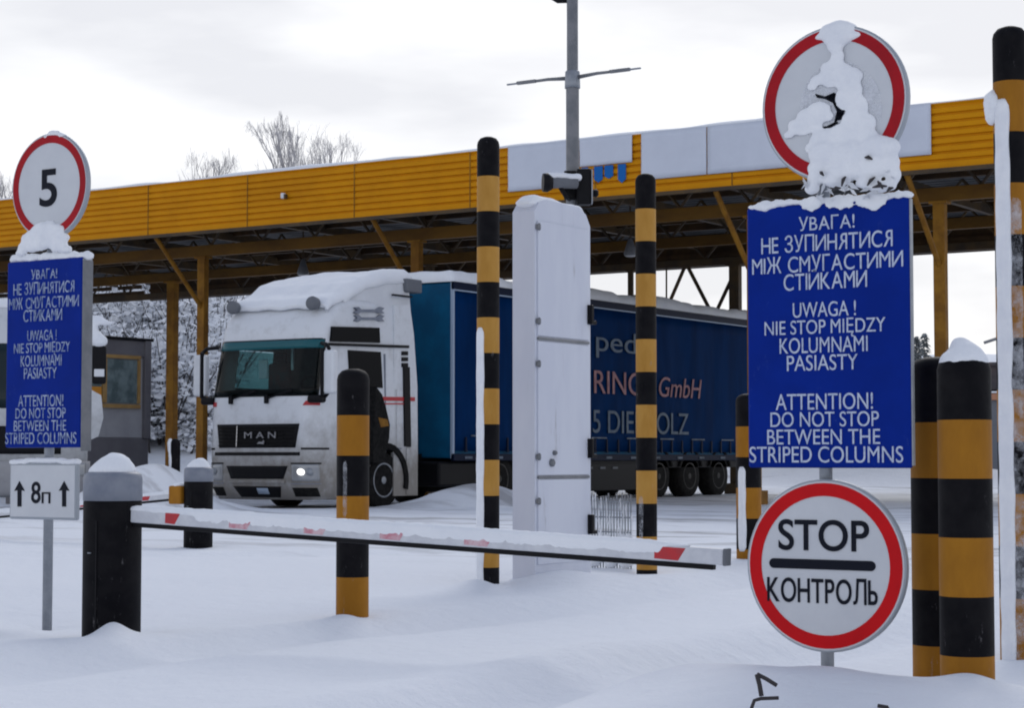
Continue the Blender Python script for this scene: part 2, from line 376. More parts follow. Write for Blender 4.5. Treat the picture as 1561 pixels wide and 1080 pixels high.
r4, r5 = at(-40, 848, 18.2), at(480, 838, 18.8)
def rut(x, y, a, b, wd, dp):
    d = Vector((b.x - a.x, b.y - a.y)); L = d.length; d /= L
    q = Vector((x - a.x, y - a.y)); t = q.dot(d); n = q.x * -d.y + q.y * d.x
    if t < -4 or t > L + 5: return 0
    fade = min(1, (t + 4) / 2, (L + 5 - t) / 2.5)
    return fade * (-dp * math.exp(-(n / wd) ** 2 / 2) + .35 * dp * math.exp(-((n - 2.3 * wd) / wd) ** 2 / 2))
def base_h(x, y):
    r = math.hypot(x, y)
    amp = .042 * min(1, r / 6) * (1 if r < 60 else 60 / r)
    h = amp * (nz3(x, y, 3.1, .35) + .45 * nz3(x, y, 1.7, 1.1)) + .010 * nz3(x, y, 5, 2.6) + .004 * nz3(x, y, 8, 7.5)
    h += rut(x, y, r0, r1, .17, .11) + rut(x, y, r2, r3, .2, .07) + rut(x, y, r4, r5, .2, .06) + mounds(x, y)
    if r > 14:
        h += .045 * max(0, nz3(x * .35, y * 1.6, 9, 1)) * min(1, (r - 14) / 8) * (1 if r < 45 else 45 / r)
    return h
HOLLOW = [(p_.x, p_.y) for p_ in CP[:11]]
A = np.array([[math.exp(-((p.x - q.x) ** 2 + (p.y - q.y) ** 2) / 2 / .8 ** 2) for q in CP] for p in CP]) + np.eye(len(CP)) * .05
WT = np.linalg.solve(A, np.array([p.z - base_h(p.x, p.y) + mounds(p.x, p.y) for p in CP]))
def ground_z(x, y):
    hol = sum(.03 * math.exp(-((x - a_) ** 2 + (y - b_) ** 2) / .05) for a_, b_ in HOLLOW if abs(x - a_) < 1 and abs(y - b_) < 1)
    return base_h(x, y) - hol + sum(w_ * math.exp(-((x - q.x) ** 2 + (y - q.y) ** 2) / 1.28) for w_, q in zip(WT, CP) if abs(x - q.x) < 3 and abs(y - q.y) < 3)
ths = [YAW - R(19) + R(38) * i / 420 for i in range(421)]
ths = ths + [ths[-1] + (2 * math.pi - R(38)) * i / 40 for i in range(1, 40)]
rs = [1.2 * (2500 / 1.2) ** (i / 380) for i in range(381)]
bm = bmesh.new(); cen = bm.verts.new((0, 0, 0)); rows = []
for r in rs:
    rows.append([bm.verts.new((-math.sin(a) * r, math.cos(a) * r, ground_z(-math.sin(a) * r, math.cos(a) * r) if r < 140 else 0)) for a in ths])
nT = len(ths)
for k in range(nT): bm.faces.new((cen, rows[0][k], rows[0][(k + 1) % nT]))
for i in range(len(rs) - 1):
    for k in range(nT): bm.faces.new((rows[i][k], rows[i + 1][k], rows[i + 1][(k + 1) % nT], rows[i][(k + 1) % nT]))
mb = MB(); mb.bm.free(); mb.bm = bm
gm = mat('ground_snow', (.80, .825, .87), .8, spec=.15)
t = gm.node_tree; b = t.nodes['Principled BSDF']
g = t.nodes.new('ShaderNodeTexCoord')
def N(t, ty, **kw):
    n = t.nodes.new(ty)
    for a_, b_ in kw.items(): setattr(n, a_, b_)
    return n
def gn(scale, stretch=(1, 1, 1), det=6):
    m_ = N(t, 'ShaderNodeMapping'); m_.inputs['Scale'].default_value = stretch; t.links.new(g.outputs['Object'], m_.inputs[0])
    n_ = N(t, 'ShaderNodeTexNoise'); n_.inputs['Scale'].default_value = scale; n_.inputs['Detail'].default_value = det; n_.inputs['Roughness'].default_value = .6
    t.links.new(m_.outputs[0], n_.inputs[0]); return n_
def mapr(src, a0, a1, b0, b1):
    m_ = N(t, 'ShaderNodeMapRange'); t.links.new(src, m_.inputs[0])
    for i_, v_ in enumerate((a0, a1, b0, b1)): m_.inputs[i_ + 1].default_value = v_
    return m_.outputs[0]
def mth(op, a_, b_):
    m_ = N(t, 'ShaderNodeMath', operation=op)
    for i_, v_ in enumerate((a_, b_)):
        if isinstance(v_, (int, float)): m_.inputs[i_].default_value = v_
        else: t.links.new(v_, m_.inputs[i_])
    return m_.outputs[0]
sp = N(t, 'ShaderNodeSeparateXYZ'); t.links.new(g.outputs['Object'], sp.inputs[0])
# driven lanes: slush and grit churned up where traffic runs (across, at Y about 17 and beyond)
lane = mth('MULTIPLY', mapr(sp.outputs[1], 13.5, 17, 0, 1), mapr(gn(.9, (.22, 1.6, 1)).outputs[0], .50, .66, 0, 1))
far = mth('MULTIPLY', mapr(sp.outputs[1], 55, 60, 0, 1), mapr(sp.outputs[1], 84, 76, 0, 1))
slush = mth('MAXIMUM', mth('MULTIPLY', lane, .8), mth('MULTIPLY', far, .75))
mm = N(t, 'ShaderNodeMix', data_type='RGBA'); mm.inputs[6].default_value = (.80, .825, .87, 1); mm.inputs[7].default_value = (.33, .325, .335, 1)
t.links.new(slush, mm.inputs[0]); t.links.new(mm.outputs[2], b.inputs['Base Color'])
n1 = gn(7); n2 = gn(45, det=4); s_ = mth('ADD', n1.outputs[0], mth('MULTIPLY', n2.outputs[0], .22))
bp = N(t, 'ShaderNodeBump'); bp.inputs['Strength'].default_value = .6; bp.inputs['Distance'].default_value = .035
t.links.new(s_, bp.inputs['Height']); t.links.new(bp.outputs[0], b.inputs['Normal'])
props(mb.build('ground', gm, smooth=True, normals=True), kind='structure')
# ------------------------------------------------------------------ hill behind with the snow-laden thicket
hill_c = at(60, 700, 112)
def hill_h(x, y):
    d2 = ((x - hill_c.x) / 34) ** 2 + ((y - hill_c.y) / 26) ** 2
    return 12.5 * math.exp(-d2) * (1 + .12 * nz3(x, y, 2, .12)) - 1.2
mb = MB(); n = 50; g_ = {}
for i in range(n + 1):
    for j in range(n + 1):
        x_ = hill_c.x + (i / n - .5) * 120; y_ = hill_c.y + (j / n - .5) * 90
        g_[i, j] = mb.bm.verts.new((x_, y_, hill_h(x_, y_)))
for i in range(n):
    for j in range(n): mb.bm.faces.new((g_[i, j], g_[i + 1, j], g_[i + 1, j + 1], g_[i, j + 1]))
props(mb.build('hill', M['snow'], smooth=True), kind='structure')
# thicket: bent stems with clots of snow on them, one mass
rg = random.Random(3)
tw, sn = MB(), MB()
def clot(bmx, c, r, rg):
    pts = [bmx.verts.new(Vector(c) + Vector((rg.uniform(-1, 1), rg.uniform(-1, 1), rg.uniform(-.6, .6))) * r) for _ in range(4)]
    for a_, b_, c_ in ((0, 1, 2), (0, 2, 3), (0, 3, 1), (1, 3, 2)):
        f = bmx.faces.new((pts[a_], pts[b_], pts[c_])); f.material_index = 1
for k in range(620):
    px = rg.uniform(-60, 345); Z = rg.uniform(74, 100)
    p = at(px, 700, Z); gz = max(0, hill_h(p.x, p.y)) - .1
    h = rg.uniform(1.8, 5.2) if px < 330 else rg.uniform(3, 5.5)
    lean = Vector((rg.uniform(-.35, .35), rg.uniform(-.35, .35), 0))
    for q in range(3):
        d = lean + Vector((rg.uniform(-.4, .4), rg.uniform(-.4, .4), 0))
        pts = [Vector((p.x, p.y, gz)) + d * h * tt ** 1.5 + Vector((0, 0, h * tt)) for tt in (0, .35, .7, 1)]
        tw.tube(pts, [.05, .04, .028, .014], seg=4, cap=False)
        for z_ in range(56):
            tt = rg.uniform(.12, 1); c_ = pts[0] + d * h * tt ** 1.5 + Vector((rg.uniform(-.5, .5), rg.uniform(-.5, .5), h * tt))
            clot(tw.bm, c_, rg.uniform(.07, .27), rg)
props(tw.build('snowy_thicket', [M['darktwig'], M['snow']], normals=True), 'dense snow laden thicket on the slope behind the canopy', 'thicket', kind='stuff')
# bare trees
def bare_tree(px, Z, top_py, label, seed, spread=1.0, group='bare trees behind the canopy'):
    rg = random.Random(seed); p = at(px, 700, Z); H = EYE + (700 - top_py) / F * Z
    root = empty('bare_tree', (p.x, p.y, -.1), rg.uniform(0, 6), label, 'tree', group)
    tr, cr = MB(), MB()
    tr.tube([(0, 0, 0), (.05, .05, H * .25), (-.05, .1, H * .45), (.02, 0, H * .62)], [.24, .19, .14, .09], seg=8)
    def br(p0, d, L, r, lev):
        d = d.normalized(); p1 = p0 + d * L * .5 + Vector((rg.uniform(-1, 1), rg.uniform(-1, 1), 0)) * L * .06
        p2 = p1 + (d + Vector((0, 0, .30))).normalized() * L * .5
        if p2.z > H: p2.z = H - rg.uniform(0, .4)
        cr.tube([p0, p1, p2], [r, r * .75, r * .5], seg=5 if lev < 2 else 3, cap=False)
        if lev < 4:
            for _ in range(rg.choice((3, 4)) if lev < 3 else 3):
                t_ = rg.uniform(.25, 1); q = p0.lerp(p1, t_ * 2) if t_ < .5 else p1.lerp(p2, t_ * 2 - 1)
                nd = d + Vector((rg.uniform(-1, 1), rg.uniform(-1, 1), rg.uniform(.1, 1.1))) * .5
                br(q, nd, L * rg.uniform(.5, .72), r * .55, lev + 1)
    for k in range(9):
        t_ = .3 + .33 * k / 8; a = k * 2.4 + rg.uniform(-.4, .4); sp_ = spread * .45
        br(Vector((0, 0, H * t_)), Vector((math.cos(a) * sp_, math.sin(a) * sp_, .95)), H * .25, .055, 0)
    br(Vector((.02, 0, H * .6)), Vector((.05, 0, 1)), H * .26, .09, 0)
    tr.build('trunk', M['bark'], root); cr.build('crown', M['twig'], root)
bare_tree(445, 84, 188, 'tallest bare tree, its wide twiggy crown showing above the yellow canopy', 11, .38)
bare_tree(492, 96, 214, 'bare tree with thin crown just right of the tallest tree', 12, .05)
bare_tree(312, 90, 246, 'short bare tree showing a few twigs above the canopy left of the tallest tree', 14, .02)
bare_tree(4, 88, 285, 'bare tree twigs at the photo edge left of the speed limit sign', 19, .6)
# conifers far off at the right
for k, (px, top, Z, lb) in enumerate(((1399, 513, 170, 'taller far dark conifer beside the large blue sign'), (1411, 508, 175, 'far dark conifer nearest the brown canopy column'), (1391, 524, 168, 'small far conifer at the edge of the large blue sign'))):
    p = at(px, 700, Z); H = EYE + (700 - top) / F * Z
    root = empty('conifer', (p.x, p.y, 0), 0, lb, 'tree', 'far conifers')
    MB().tube([(0, 0, 0), (0, 0, H * .95)], [.16, .03], seg=6).build('trunk', M['bark'], root)
    m_ = MB(); rg = random.Random(k)
    for q in range(900):
        t_ = rg.uniform(.02, 1); a = rg.uniform(0, 6.28); r_ = (1 - t_) * .2 * H * rg.uniform(.3, 1.1) + .05
        c_ = Vector((math.cos(a) * r_, math.sin(a) * r_, H * t_))
        d = Vector((math.cos(a), math.sin(a), -.5)) * .5; s_v = Vector((-math.sin(a), math.cos(a), 0)) * .16
        f = m_.bm.faces.new([m_.bm.verts.new(v) for v in (c_ - s_v, c_ + d, c_ + s_v)])
    m_.build('crown', M['conifer'], root, normals=False)
p = at(1405, 700, 190); mb = MB(); V = {}; n = 44; top_ = EYE + (700 - 541) / F * 190
for i in range(n + 1):
    for j in range(n + 1):
        x_, y_ = p.x + (i / n - .5) * 300, p.y + (j / n - .5) * 130
        V[i, j] = mb.bm.verts.new((x_, y_, (top_ + 1) * math.exp(-((x_ - p.x) / 62) ** 2 - ((y_ - p.y) / 27) ** 2) * (1 + .10 * nz3(x_, y_, 0, .04)) - .9))
for i in range(n):
    for j in range(n): mb.bm.faces.new((V[i, j], V[i + 1, j], V[i + 1, j + 1], V[i, j + 1]))
props(mb.build('snowy_rise', M['snow'], smooth=True), kind='structure')
# ------------------------------------------------------------------ far house at right
hp = at(1530, 700, 120); root = empty('far_house', (hp.x, hp.y, 0), YAW - R(14), 'dark far building seen between the twin bollards and the tall pole at right', 'building')
hz = lambda y: EYE + (700 - y) / F * 120
MB().box((0, 0, hz(650) / 2 + .01), (6, 4, hz(650)), .05).build('base_wall', M['greyhouse'], root)
MB().box((0, 0, (hz(650) + hz(612)) / 2), (5.9, 3.9, hz(612) - hz(650) - .01), 0).build('middle_wall', M['greyhouse'], root)
MB().box((0, -.1, (hz(612) + hz(602)) / 2), (6.2, 4.3, hz(602) - hz(612) - .01), .03).build('awning', M['clay'], root)
MB().box((0, -.1, hz(600)), (6.3, 4.4, .1), .03).build('snow_ledge', M['snow'], root)
MB().box((0, 0, (hz(596) + hz(560)) / 2), (5.8, 3.8, hz(560) - hz(596)), 0).build('upper_wall', M['brick'], root)
MB().prism([(-3.2, hz(560)), (3.2, hz(560)), (3.2, hz(560) + .2), (-3.2, hz(560) + .2)], -2.2, 2.2).build('roof', M['brick'], root)
# ------------------------------------------------------------------ canopy
YF, YB, ZB, ZT = 33.7, 47.6, 6.13, 7.33
XL, XR = -50.0, -9.6
canopy = empty('border_canopy', (0, 0, 0), 0, 'long yellow steel canopy with ribbed fascia and snow on its roof', 'canopy')
mb = MB(); nr = 8; prof = []
for i in range(nr):                                     # trapezoid ribs running along the fascia
    z0 = ZB + .04 + (ZT - ZB - .08) * i / nr; s_z = (ZT - ZB - .08) / nr
    prof += [(YF, z0), (YF, z0 + s_z * .62), (YF + .045, z0 + s_z * .72), (YF + .045, z0 + s_z * .92)]
prof = [(YF, ZB)] + prof + [(YF, ZT), (YF + .12, ZT), (YF + .12, ZB)]
mb.prism([(a, b) for a, b in prof], XL, XR, axis='X'); mb.build('fascia', M['fascia'], canopy)
mb = MB(); x_ = XR - 1.3
while x_ > XL:
    mb.box((x_, YF - .004, (ZB + ZT) / 2), (.022, .012, ZT - ZB - .04)); x_ -= 3.05
mb.build('cladding_joints', M['steel_y'], canopy)
mb = MB().box(((XL + XR) / 2, YF - .012, ZB - .03), (XR - XL, .09, .07), 0); mb.build('drip_edge', M['steel_d'], canopy)
# back fascia, brown inside, planks with gaps at its far left end
mb = MB(); mb.box((-27.5, YB, 6.72), (XR + 45.4, .08, 1.22))
for k in range(5): mb.box((-27.5, YB - .075, 6.2 + .25 * k), (XR + 45.4, .05, .1))
rg = random.Random(5)
for k in range(6):
    x_ = -45.6
    while x_ > -64:
        l_ = rg.uniform(1.5, 4); mb.box((x_ - l_ / 2, YB, 6.2 + .2 * k), (l_ - rg.uniform(.1, .5), .05, .125)); x_ -= l_
mb.build('back_fascia', M['brown'], canopy)
mb = MB(); n = int((YB - YF) / .35)
poly = []
for i in range(n):
    y0 = YF + .14 + (YB - YF - .2) * i / n; d = (YB - YF - .2) / n
    poly += [(y0, 7.0), (y0 + d * .5, 7.0), (y0 + d * .6, 7.05), (y0 + d * .9, 7.05)]
poly += [(YB - .06, 7.0), (YB - .06, 7.2), (YF + .14, 7.2)]
mb.prism(poly, XL - 14, XR, axis='X'); mb.build('roof', M['roof_under'], canopy)
def snow_slab(name, x0, x1, y0, y1, z, th, res, parent, over=.03, amp=.35, fr=1.2, taper=.12, sag=0):
    """a blanket of snow with a rounded lip and uneven top"""
    mb = MB(); nx = max(3, int((x1 - x0) / res)); ny = max(3, int((y1 - y0) / res)); V = {}
    for i in range(nx + 1):
        for j in range(ny + 1):
            x_ = x0 - over + (x1 - x0 + 2 * over) * i / nx; y_ = y0 - over + (y1 - y0 + 2 * over) * j / ny
            d = min(x_ - x0 + over, x1 + over - x_, y_ - y0 + over, y1 + over - y_)
            e_ = math.sqrt(max(0, 1 - (1 - min(1, d / taper)) ** 2))
            hh = th * (1 + amp * nz3(x_, y_, z, fr) + amp * .5 * nz3(x_, y_, z + 4, fr * 3)) * (.12 + .88 * e_)
            V[i, j] = mb.bm.verts.new((x_, y_, z + hh))
    W = {}
    for i in range(nx + 1):
        for j in range(ny + 1):
            if i in (0, nx) or j in (0, ny): W[i, j] = mb.bm.verts.new((V[i, j].co.x, V[i, j].co.y, z - .012 - sag * abs(nz3(V[i, j].co.x, V[i, j].co.y, 1, fr * 2))))
    for i in range(nx):
        for j in range(ny): mb.bm.faces.new((V[i, j], V[i + 1, j], V[i + 1, j + 1], V[i, j + 1]))
    for i in range(nx):
        mb.bm.faces.new((W[i, 0], W[i + 1, 0], V[i + 1, 0], V[i, 0])); mb.bm.faces.new((W[i, ny], W[i + 1, ny], V[i + 1, ny], V[i, ny]))
    for j in range(ny):
        mb.bm.faces.new((W[0, j], W[0, j + 1], V[0, j + 1], V[0, j])); mb.bm.faces.new((W[nx, j], W[nx, j + 1], V[nx, j + 1], V[nx, j]))
    return mb.build(name, M['snow'], parent, smooth=True)
snow_slab('roof_snow', XL, XR, YF + .01, YB, ZT + .012, .085, .28, canopy, over=.0, amp=1.0, fr=.35, taper=.3)
# beams, trusses, columns, braces
def colX(px, Y): return atY(px, 600, Y).x
YC = 35.5
mb = MB()
for (y_, z0, z1, m_) in ((YC, 5.78, 6.05, 'beam_y'), (41, 5.9, 6.15, 'beam_y'), (45.8, 5.95, 6.15, 'steel_d')):
    MB().box(((XL + XR) / 2, y_, (z0 + z1) / 2), (XR - XL - .4, .16, z1 - z0), .01).build('beam', M[m_], canopy)
    mb = MB()
    x_ = XL + .5; k = 0
    while x_ < XR - 1.2:
        mb.tube([(x_, y_, z1), (x_ + .8, y_, 6.98)] if k % 2 == 0 else [(x_, y_, 6.98), (x_ + .8, y_, z1)], .035, seg=5); x_ += .8; k += 1
    mb.build('truss', M['steel_d'], canopy)
for y_ in (37.2, 39, 43, 44.5):
    MB().box(((XL + XR) / 2, y_, 6.86), (XR - XL - .4, .12, .24), .01).build('purlin', M['brown'], canopy)
x_ = XR - 3
while x_ > XL:
    MB().box((x_, (YF + YB) / 2, 6.72), (.14, YB - YF - .5, .22), .01).build('rafter', M['steel_d'], canopy); x_ -= 3.1
def column(x, y, ztop, r=.115, m='steel_y'):
    mb = MB().box((x, y, ztop / 2 - .1), (r * 2, r * 1.5, ztop + .2), .012)
    mb.box((x, y, ztop - .02), (r * 3, r * 2.4, .05)); mb.box((x, y, .12), (r * 3.4, r * 3.4, .3), .01)
    return mb.build('column', M[m], canopy)
for px in (308, 635, 1150, 1436):
    x_ = colX(px, YC); column(x_, YC, 5.78)
    MB().tube([(x_, YC - .05, 4.55), (x_, YF + .14, 6.12)], .055, seg=6).build('brace', M['steel_y'], canopy)
column(colX(1590, YC), YC, 5.78); x_ = colX(1590, YC)
MB().tube([(x_, YC - .05, 4.55), (x_, YF + .14, 6.12)], .055, seg=6).build('brace', M['steel_y'], canopy)
column(colX(262, 41), 41, 5.9, .14)
column(colX(655, 41), 41, 5.9, .1, 'steel_d')
column(colX(1122, 45.8), 45.8, 5.95, .14, 'steel_d')
column(colX(962, 45.8), 45.8, 5.95, .07, 'steel_d')
mb = MB(); zz = [atY(px, py, 45.8) for px, py in ((1010, 486), (1046, 402), (1088, 484), (1126, 402))]
for a_, b_ in zip(zz, zz[1:]): mb.tube([a_, b_], .055, seg=6)
mb.tube([atY(1016, 400, 45.8), atY(1016, 490, 45.8)], .025, seg=5)
mb.build('cross_bracing', M['steel_d'], canopy)
# small wall lamp on fascia
# banners on the fascia
def banner(name, px0, px1, zb, label, seam=None):
    x0, x1 = colX(px0, YF), colX(px1, YF)
    root = empty(name, ((x0 + x1) / 2, YF - .02, zb), 0, label, 'banner', 'white banners on the canopy fascia')
    mb = MB(); nx, nz_ = 40, 8; V = {}
    for i in range(nx + 1):
        for j in range(nz_ + 1):
            x_ = x0 + (x1 - x0) * i / nx; z_ = zb + (ZT + .01 - zb) * j / nz_
            V[i, j] = mb.bm.verts.new((x_ - root.location.x, -.012 - .02 * abs(nz3(x_, z_, 2, 1.3)) - .008 * nz3(x_, z_, 5, 4), z_ - zb))
    for i in range(nx):
        for j in range(nz_): mb.bm.faces.new((V[i, j], V[i + 1, j], V[i + 1, j + 1], V[i, j + 1]))
    o = mb.build('cloth', M['banner'], root, smooth=True); md = o.modifiers.new('s', 'SOLIDIFY'); md.thickness = .006
    if seam:
        xs = colX(seam, YF) - root.location.x
        MB().box((xs, -.045, (ZT - zb) / 2), (.02, .012, ZT - zb - .03)).build('seam', M['signback'], root)
    return root
banner('banner', 776, 884, 6.40, 'blank white banner on the fascia behind the white cabinet and lamp pole')
banner('banner', 885.5, 966, 6.78, 'short blank white banner above the blue pennants')
banner('banner', 980, 1080, 6.40, 'white banner on the fascia just right of the blue pennants')
banner('banner', 1081.5, 1425, 6.40, 'longest white banner, partly behind the snowy round sign')
for k, (px, w_, h_) in enumerate(((893, 10, .34), (914, 13, .33), (930, 13, .27), (950, 12, .38))):
    x0, x1 = colX(px - w_ / 2, YF), colX(px + w_ / 2, YF)
    mb = MB().prism([(x0, 6.76), (x1, 6.76), (x1, 6.76 - h_ * .8), ((x0 + x1) / 2, 6.76 - h_), (x0, 6.76 - h_ * .8)], YF - .03, YF - .018)
    o = mb.build('pennant', M['flagblue']); props(o, ('narrow blue pennant nearest the lamp pole', 'blue pennant second from the lamp pole', 'short blue pennant with snow under it', 'longest blue pennant, nearest the second white banner')[k], 'pennant', 'blue pennants on the fascia')
# hanging lamps
for px, py, y_, lb in ((462, 412, 38.5, 'small bell lamp hanging under the canopy above the truck cab'), (961, 382, 38.5, 'small bell lamp hanging under the canopy above the trailer')):
    p = atY(px, py, y_); root = empty('hanging_lamp', p, 0, lb, 'lamp', 'lamps under the canopy')
    MB().tube([(0, 0, .25), (0, 0, 6.95 - p.z)], .02, seg=6).build('rod', M['steel_d'], root)
    MB().lathe([(.14, -.12), (.15, -.06), (.10, .10), (.05, .25), (.03, .28)], 16).build('shade', M['lampgrey'], root)
    MB().lathe([(.02, -.15), (.10, -.14), (.132, -.115)], 16).build('diffuser', M['warm'], root)
# a small floodlight on the yellow fascia
p = atY(434, 299, YF); root = empty('wall_lamp', p, 0, 'tiny white lamp fixed on the yellow fascia', 'lamp')
MB().box((0, -.05, 0), (.09, .1, .13), .02).build('housing', M['cab_white'], root); MB().box((.07, -.05, -.02), (.05, .08, .1), .01).build('bracket', M['steel_d'], root)
# ------------------------------------------------------------------ lorries
def cab_builder(root, hw, levels, yb, paint, hole=None):
    def prm(z):
        for (z0, *a), (z1, *b_) in zip(levels, levels[1:]):
            if z <= z1:
                t_ = max(0, (z - z0) / (z1 - z0)); return [u + (v - u) * t_ for u, v in zip(a, b_)]
        return list(levels[-1][1:])
    def pt(z, s, off=0):
        f, w_, r = prm(z); sg = 1 if s >= 0 else -1; s = abs(s); fl = w_ - r
        if s <= fl: x_, y_, nx, ny = s, f, 0, -1
        elif s <= fl + r * math.pi / 2:
            a = (s - fl) / r; x_, y_, nx, ny = fl + r * math.sin(a), f + r - r * math.cos(a), math.sin(a), -math.cos(a)
        else: x_, y_, nx, ny = w_, f + r + (s - fl - r * math.pi / 2), 1, 0
        return Vector((sg * (x_ + nx * off), y_ + ny * off, z))
    mb = MB(); rings = []
    zs = []
    for (z0, *_), (z1, *_) in zip(levels, levels[1:]):
        k = max(1, int((z1 - z0) / .12)); zs += [z0 + (z1 - z0) * i / k for i in range(k)]
    zs.append(levels[-1][0])
    for z in zs:
        f, w_, r = prm(z); fl = w_ - r
        ss = [fl * i / 4 for i in range(5)] + [fl + r * math.pi / 2 * i / 7 for i in range(1, 8)]
        half = [pt(z, s) for s in ss]; ys_ = half[-1].y; half += [Vector((w_, ys_ + (yb - ys_) * q / 16, z)) for q in range(1, 17)]
        ring = [Vector((-v.x, v.y, v.z)) for v in half[::-1]] + half[1:]
        rings.append([mb.bm.verts.new(v) for v in ring])
    for a_, b_ in zip(rings, rings[1:]):
        for i in range(len(a_)):
            if hole and hole((a_[i].co + a_[(i + 1) % len(a_)].co + b_[i].co + b_[(i + 1) % len(a_)].co) / 4): continue
            fc = mb.bm.faces.new((a_[i], a_[(i + 1) % len(a_)], b_[(i + 1) % len(a_)], b_[i])); fc.smooth = True
    mb.bm.faces.new(rings[-1]); mb.bm.faces.new(rings[0][::-1])
    body = mb.build('cab', paint, root)
    def patch(name, z0, z1, s0, s1, off, m, parent=root, ns=14, nz_=6, s0t=None, s1t=None, thick=.02):
        mb = MB(); V = {}
        s0t = s0 if s0t is None else s0t; s1t = s1 if s1t is None else s1t
        for i in range(ns + 1):
            for j in range(nz_ + 1):
                t_ = j / nz_; a = s0 + (s0t - s0) * t_; b_ = s1 + (s1t - s1) * t_
                V[i, j, 0] = mb.bm.verts.new(pt(z0 + (z1 - z0) * t_, a + (b_ - a) * i / ns, off)); V[i, j, 1] = mb.bm.verts.new(pt(z0 + (z1 - z0) * t_, a + (b_ - a) * i / ns, off - thick - .02))
        for i in range(ns):
            for j in range(nz_):
                f = mb.bm.faces.new([V[q + (0,)] for q in ((i, j), (i + 1, j), (i + 1, j + 1), (i, j + 1))]); f.smooth = True
        per = [(i, 0) for i in range(ns)] + [(ns, j) for j in range(nz_)] + [(i, nz_) for i in range(ns, 0, -1)] + [(0, j) for j in range(nz_, 0, -1)]
        for a, b_ in zip(per, per[1:] + per[:1]): mb.bm.faces.new((V[a + (0,)], V[b_ + (0,)], V[b_ + (1,)], V[a + (1,)]))
        return mb.build(name, m, parent)
    return body, patch, pt
TR = at(475, 700, 35.0); HW = 1.275
truck = empty('articulated_lorry', (TR.x - HW, TR.y, 0), 0, 'white lorry cab with dark blue curtain-sided trailer, snow on its roof', 'lorry')
TX = TR.x
def tx(px, py):                                   # photo pixel on the lorry's near flank -> local (y, z)
    p = atX(px, py, TX); return p.y - TR.y, p.z
LV = [(.16, .16, 1.20, .30), (.40, .02, 1.26, .34), (1.0, 0, 1.275, .34), (2.0, .05, 1.275, .34), (3.08, .30, 1.25, .30), (3.20, .30, 1.25, .30), (3.45, .42, 1.24, .30), (3.70, .66, 1.22, .30), (3.84, 1.0, 1.18, .28)]
YBK = 2.55
def openings(c):
    if abs(c.x) < 1.2 and c.y < .62 and 2.10 < c.z < 3.02: return True
    if abs(c.x) > 1.1 and (c.y - 2.18) ** 2 + (c.z - .5) ** 2 < .60 ** 2: return True
    return c.x < -1.1 and .9 < c.y < 1.9 and 2.24 < c.z < 2.9
cab, patch, cpt = cab_builder(truck, HW, LV, YBK, M['cab'], openings)
ws = patch('windscreen', 2.03, 3.07, -1.30, 1.30, .012, M['clear'], s0t=-1.27, s1t=1.27, ns=22, nz_=8)
for s_ in (-.6, .25): 
    a_, b_ = cpt(1.99, s_ - .05, .03), cpt(2.13, s_ + .52, .035)
    MB().tube([a_, b_], .016, seg=5).build('wiper', M['dark'], truck)
    MB().box(cpt(1.97, s_ - .04, .04), (.08, .06, .14), .015).build('wiper_hinge', M['dark'], truck)
patch('tint_strip', 2.90, 3.055, -1.26, 1.26, .018, M['tint'], ws, ns=22, nz_=3)
for z0, z1, a, b_ in ((2.03, 2.16, -1.30, 1.30), (2.97, 3.07, -1.27, 1.27), (2.16, 2.97, -1.30, -1.19), (2.16, 2.97, 1.19, 1.30)): patch('seal', z0, z1, a, b_, .006, M['dark'], ws, ns=22 if b_ - a > 1 else 3)
# what is seen through the glass: dashboard, wheel, seats, bunk wall, far door window
MB().box((0, .62, 1.98), (2.36, .5, .24), .06).box((.55, .62, 2.12), (.6, .35, .12), .04).build('dashboard', M['dark'], truck)
MB().box((0, 2.2, 2.5), (2.3, .06, 1.9)).box((0, 1.45, 3.30), (2.3, 1.5, .05)).box((0, 1.4, 1.6), (2.3, 1.8, .06)).build('lining', M['lining'], truck)
MB().prism([(.85, 2.2), (1.95, 2.2), (1.95, 2.94), (.85, 2.94)], -HW - .004, -HW + .012, axis='X').build('door_window', M['clear'], truck)
mb = MB(); ring_ = [Vector((.58 + .23 * math.cos(a), .86 - .1 * math.sin(a), 2.2 + .2 * math.sin(a))) for a in [R(15 * i) for i in range(25)]]; mb.tube(ring_, .02, seg=6, cap=False); mb.box((.58, .86, 2.2), (.4, .03, .05), .01); mb.build('steering_wheel', M['rub'], truck)
for x_, m_ in ((.58, 'redcloth'), (-.62, 'seat')):
    MB().box((x_, 1.38, 2.32), (.5, .16, .78), .06, seg=3).box((x_, 1.40, 2.82), (.28, .12, .2), .05, seg=3).box((x_, 1.12, 1.9), (.5, .5, .16), .05).build('seat', M[m_], truck)
MB().box((0, 1.0, 2.80), (.05, .04, .5), .01).box((-.28, .5, 2.55), (.2, .03, .34), .01).build('sun_blind', M['cab_white'], truck)
gr = patch('grille', 1.10, 1.53, -.90, .90, .01, M['dark'], s0t=-.97, s1t=.97)
mb = MB()
for k in range(6):
    z_ = 1.14 + k * .066; a_ = [cpt(z_, -.9 + 1.8 * i / 8, .025) for i in range(9)]; mb.tube(a_, .012, seg=5)
mb.build('grille_slats', M['rub'], gr)
for s_ in (-.47,): MB().tube([cpt(1.12, s_, .03), cpt(1.50, s_, .03)], .008, seg=5).build('grille_bar', M['chrome'], gr)
text('grille_letters', 'M A N', M['chrome'], gr, .74, .115, (.10, cpt(1.33, 0, .045).y, 1.33), bold=.012, depth=.02)
